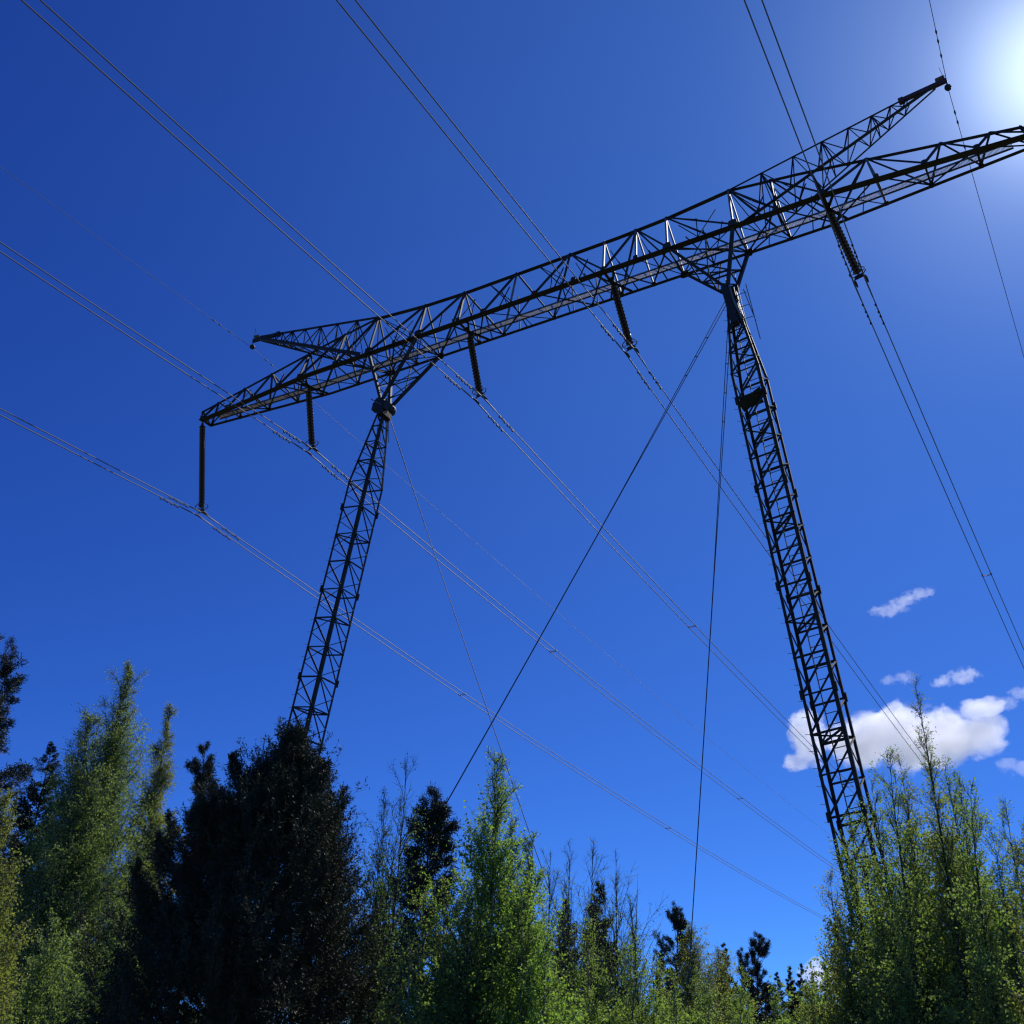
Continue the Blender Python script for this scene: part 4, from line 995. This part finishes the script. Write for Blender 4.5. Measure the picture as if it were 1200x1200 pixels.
# ------------------------------------------------------------------ ground
def ground_mesh():
    n = 90
    t = np.linspace(-1, 1, n); ax_ = np.sign(t) * (np.abs(t) ** 2.6) * 2500
    X, Y = np.meshgrid(ax_, ax_, indexing='ij')
    Z = .12 * np.sin(X * .21 + 1) * np.cos(Y * .17) + .25 * np.sin(X * .05) * np.sin(Y * .06 + 2) - .25
    v = np.stack([X, Y, Z], -1).reshape(-1, 3)
    i, j = np.meshgrid(np.arange(n - 1), np.arange(n - 1), indexing='ij')
    q = np.stack([i * n + j, (i + 1) * n + j, (i + 1) * n + j + 1, i * n + j + 1], -1).reshape(-1, 4)
    return mesh_np('ground', v, q, M['soil'], True)
gr = link('ground', ground_mesh()); tag(gr, kind='structure')
rng = np.random.default_rng(77)
n = 26000
r = 2 + 60 * rng.uniform(0, 1, n) ** .7; a = rng.uniform(0, 2 * np.pi, n)
c = np.stack([14.5 + r * np.cos(a), -25.7 + r * np.sin(a), np.full(n, -.15)], 1)
d = norm(np.stack([rng.normal(0, .3, n), rng.normal(0, .3, n), np.ones(n)], 1)); b = norm(np.cross(d, rng.normal(0, 1, (n, 3))))
hh = rng.uniform(.25, .7, (n, 1)); wd = .02
v = np.stack([c - b * wd, c + b * wd, c + d * hh + b * wd * .3, c + d * hh - b * wd * .3], 1).reshape(-1, 3)
go = link('grass', mesh_np('grass', v, np.arange(n * 4).reshape(n, 4), M['grass'])); tag(go, 'green grass on the forest floor under the trees', 'grass', kind='stuff')

# ------------------------------------------------------------------ clouds (real volumes, some 3 km away)
def cloud(loc, size, az, blobs, label, density, seed, detail=1.6, thr=.16, gain=1.0):
    """size = half extents in metres; blobs in local metres: (x, z, rx, rz)"""
    P = Parts()
    sx, sy, sz = size
    P.add([(a * sx, b * sy, c * sz) for a in (-1, 1) for b in (-1, 1) for c in (-1, 1)],
          [(0, 1, 3, 2), (4, 6, 7, 5), (0, 4, 5, 1), (2, 3, 7, 6), (0, 2, 6, 4), (1, 5, 7, 3)])
    m = bpy.data.materials.new('cloud vapour'); m.use_nodes = True
    n, l = m.node_tree.nodes, m.node_tree.links; n.clear()
    out = n.new('ShaderNodeOutputMaterial'); pv = n.new('ShaderNodeVolumePrincipled')
    pv.inputs['Color'].default_value = (1, 1, 1, 1); pv.inputs['Anisotropy'].default_value = .35
    tcn = n.new('ShaderNodeTexCoord')
    def mth(op, a, b=0.0, cl=False):
        q = n.new('ShaderNodeMath'); q.operation = op; q.use_clamp = cl
        for i, v in enumerate((a, b)):
            if isinstance(v, (int, float)): q.inputs[i].default_value = v
            else: l.new(v, q.inputs[i])
        return q.outputs[0]
    best = None
    for (bx, bz, rx, rz) in blobs:
        mp = n.new('ShaderNodeMapping'); mp.vector_type = 'TEXTURE'
        mp.inputs['Location'].default_value = (bx, 0, bz); mp.inputs['Scale'].default_value = (rx, min(rx, sy * .9), rz)
        l.new(tcn.outputs['Object'], mp.inputs[0])
        ln_ = n.new('ShaderNodeVectorMath'); ln_.operation = 'LENGTH'; l.new(mp.outputs[0], ln_.inputs[0])
        f = mth('SUBTRACT', 1.0, ln_.outputs['Value'])
        best = f if best is None else mth('MAXIMUM', best, f)
    off = n.new('ShaderNodeVectorMath'); off.operation = 'ADD'; off.inputs[1].default_value = (seed * 771.0, seed * 313.0, 0)
    l.new(tcn.outputs['Object'], off.inputs[0])
    no = n.new('ShaderNodeTexNoise'); no.inputs['Scale'].default_value = detail / sz; no.inputs['Detail'].default_value = 9; no.inputs['Roughness'].default_value = .60; no.inputs['Distortion'].default_value = .35
    l.new(off.outputs[0], no.inputs['Vector'])
    e = mth('ADD', mth('MULTIPLY', best, gain), mth('MULTIPLY', mth('SUBTRACT', no.outputs['Fac'], .5), 2.4))
    e = mth('SUBTRACT', e, thr)
    e = mth('MULTIPLY', e, 5.0, True)
    dn = mth('MULTIPLY', e, density)
    # nothing outside the blobs
    dn = mth('MULTIPLY', dn, mth('MULTIPLY', mth('ADD', best, .10), 5.0, True))
    l.new(dn, pv.inputs['Density']); l.new(pv.outputs[0], out.inputs['Volume'])
    o = P.build('cloud', m)
    o.location = loc; o.rotation_euler = (0, 0, -math.radians(az))
    return tag(o, label, 'cloud', 'small white clouds low in the sky on the right')
#CLOUDLIST
cloud((-544, 2922, 940), (338, 152, 135), -10.72, [(0, -14, 158, 95), (-97, -18, 122, 72), (101, -18, 131, 81), (-237, 5, 77, 86), (-273, -54, 50, 29), (214, 54, 77, 25), (203, -18, 77, 59), (79, -54, 158, 36)], 'big white puffy cloud behind the right leg and the birch tops', 0.016, 1)
cloud((-492, 2931, 1314), (107, 48, 57), -9.72, [(-40, -19, 62, 19), (2, 0, 52, 17), (50, 21, 57, 14)], 'small wispy cloud alone in the blue right of the right leg', 0.008, 2, 2.6, .26)
cloud((-527, 2925, 1093), (65, 29, 32), -10.39, [(14, 0, 42, 23), (-28, -2, 28, 16)], 'tiny cloud fleck just above the big cloud', 0.006, 3, 2.0, .25)
cloud((-382, 2948, 1080), (77, 35, 36), -7.59, [(14, 2, 54, 27), (-39, -7, 36, 18)], 'small white cloud above the right end of the big cloud', 0.011, 4, 2.0, .22)
cloud((-273, 2960, 998), (44, 20, 26), -5.51, [(0, -2, 35, 22)], 'tiny round cloud right of the big cloud top', 0.009, 5, 1.8, .2)
cloud((-233, 2964, 1019), (53, 24, 31), -4.73, [(0, 0, 44, 24)], 'small cloud cut by the right edge above the tiny round one', 0.008, 6, 1.8, .2)
cloud((-272, 2961, 830), (86, 39, 43), -5.47, [(11, -4, 64, 26), (-32, 9, 34, 17)], 'small pale cloud at the right edge below the big cloud', 0.006, 7, 2.0, .25)
cloud((-773, 2869, 348), (125, 56, 54), -15.22, [(-21, -8, 71, 50), (42, -17, 83, 46)], 'low white cloud above the far spruces', 0.02, 8)
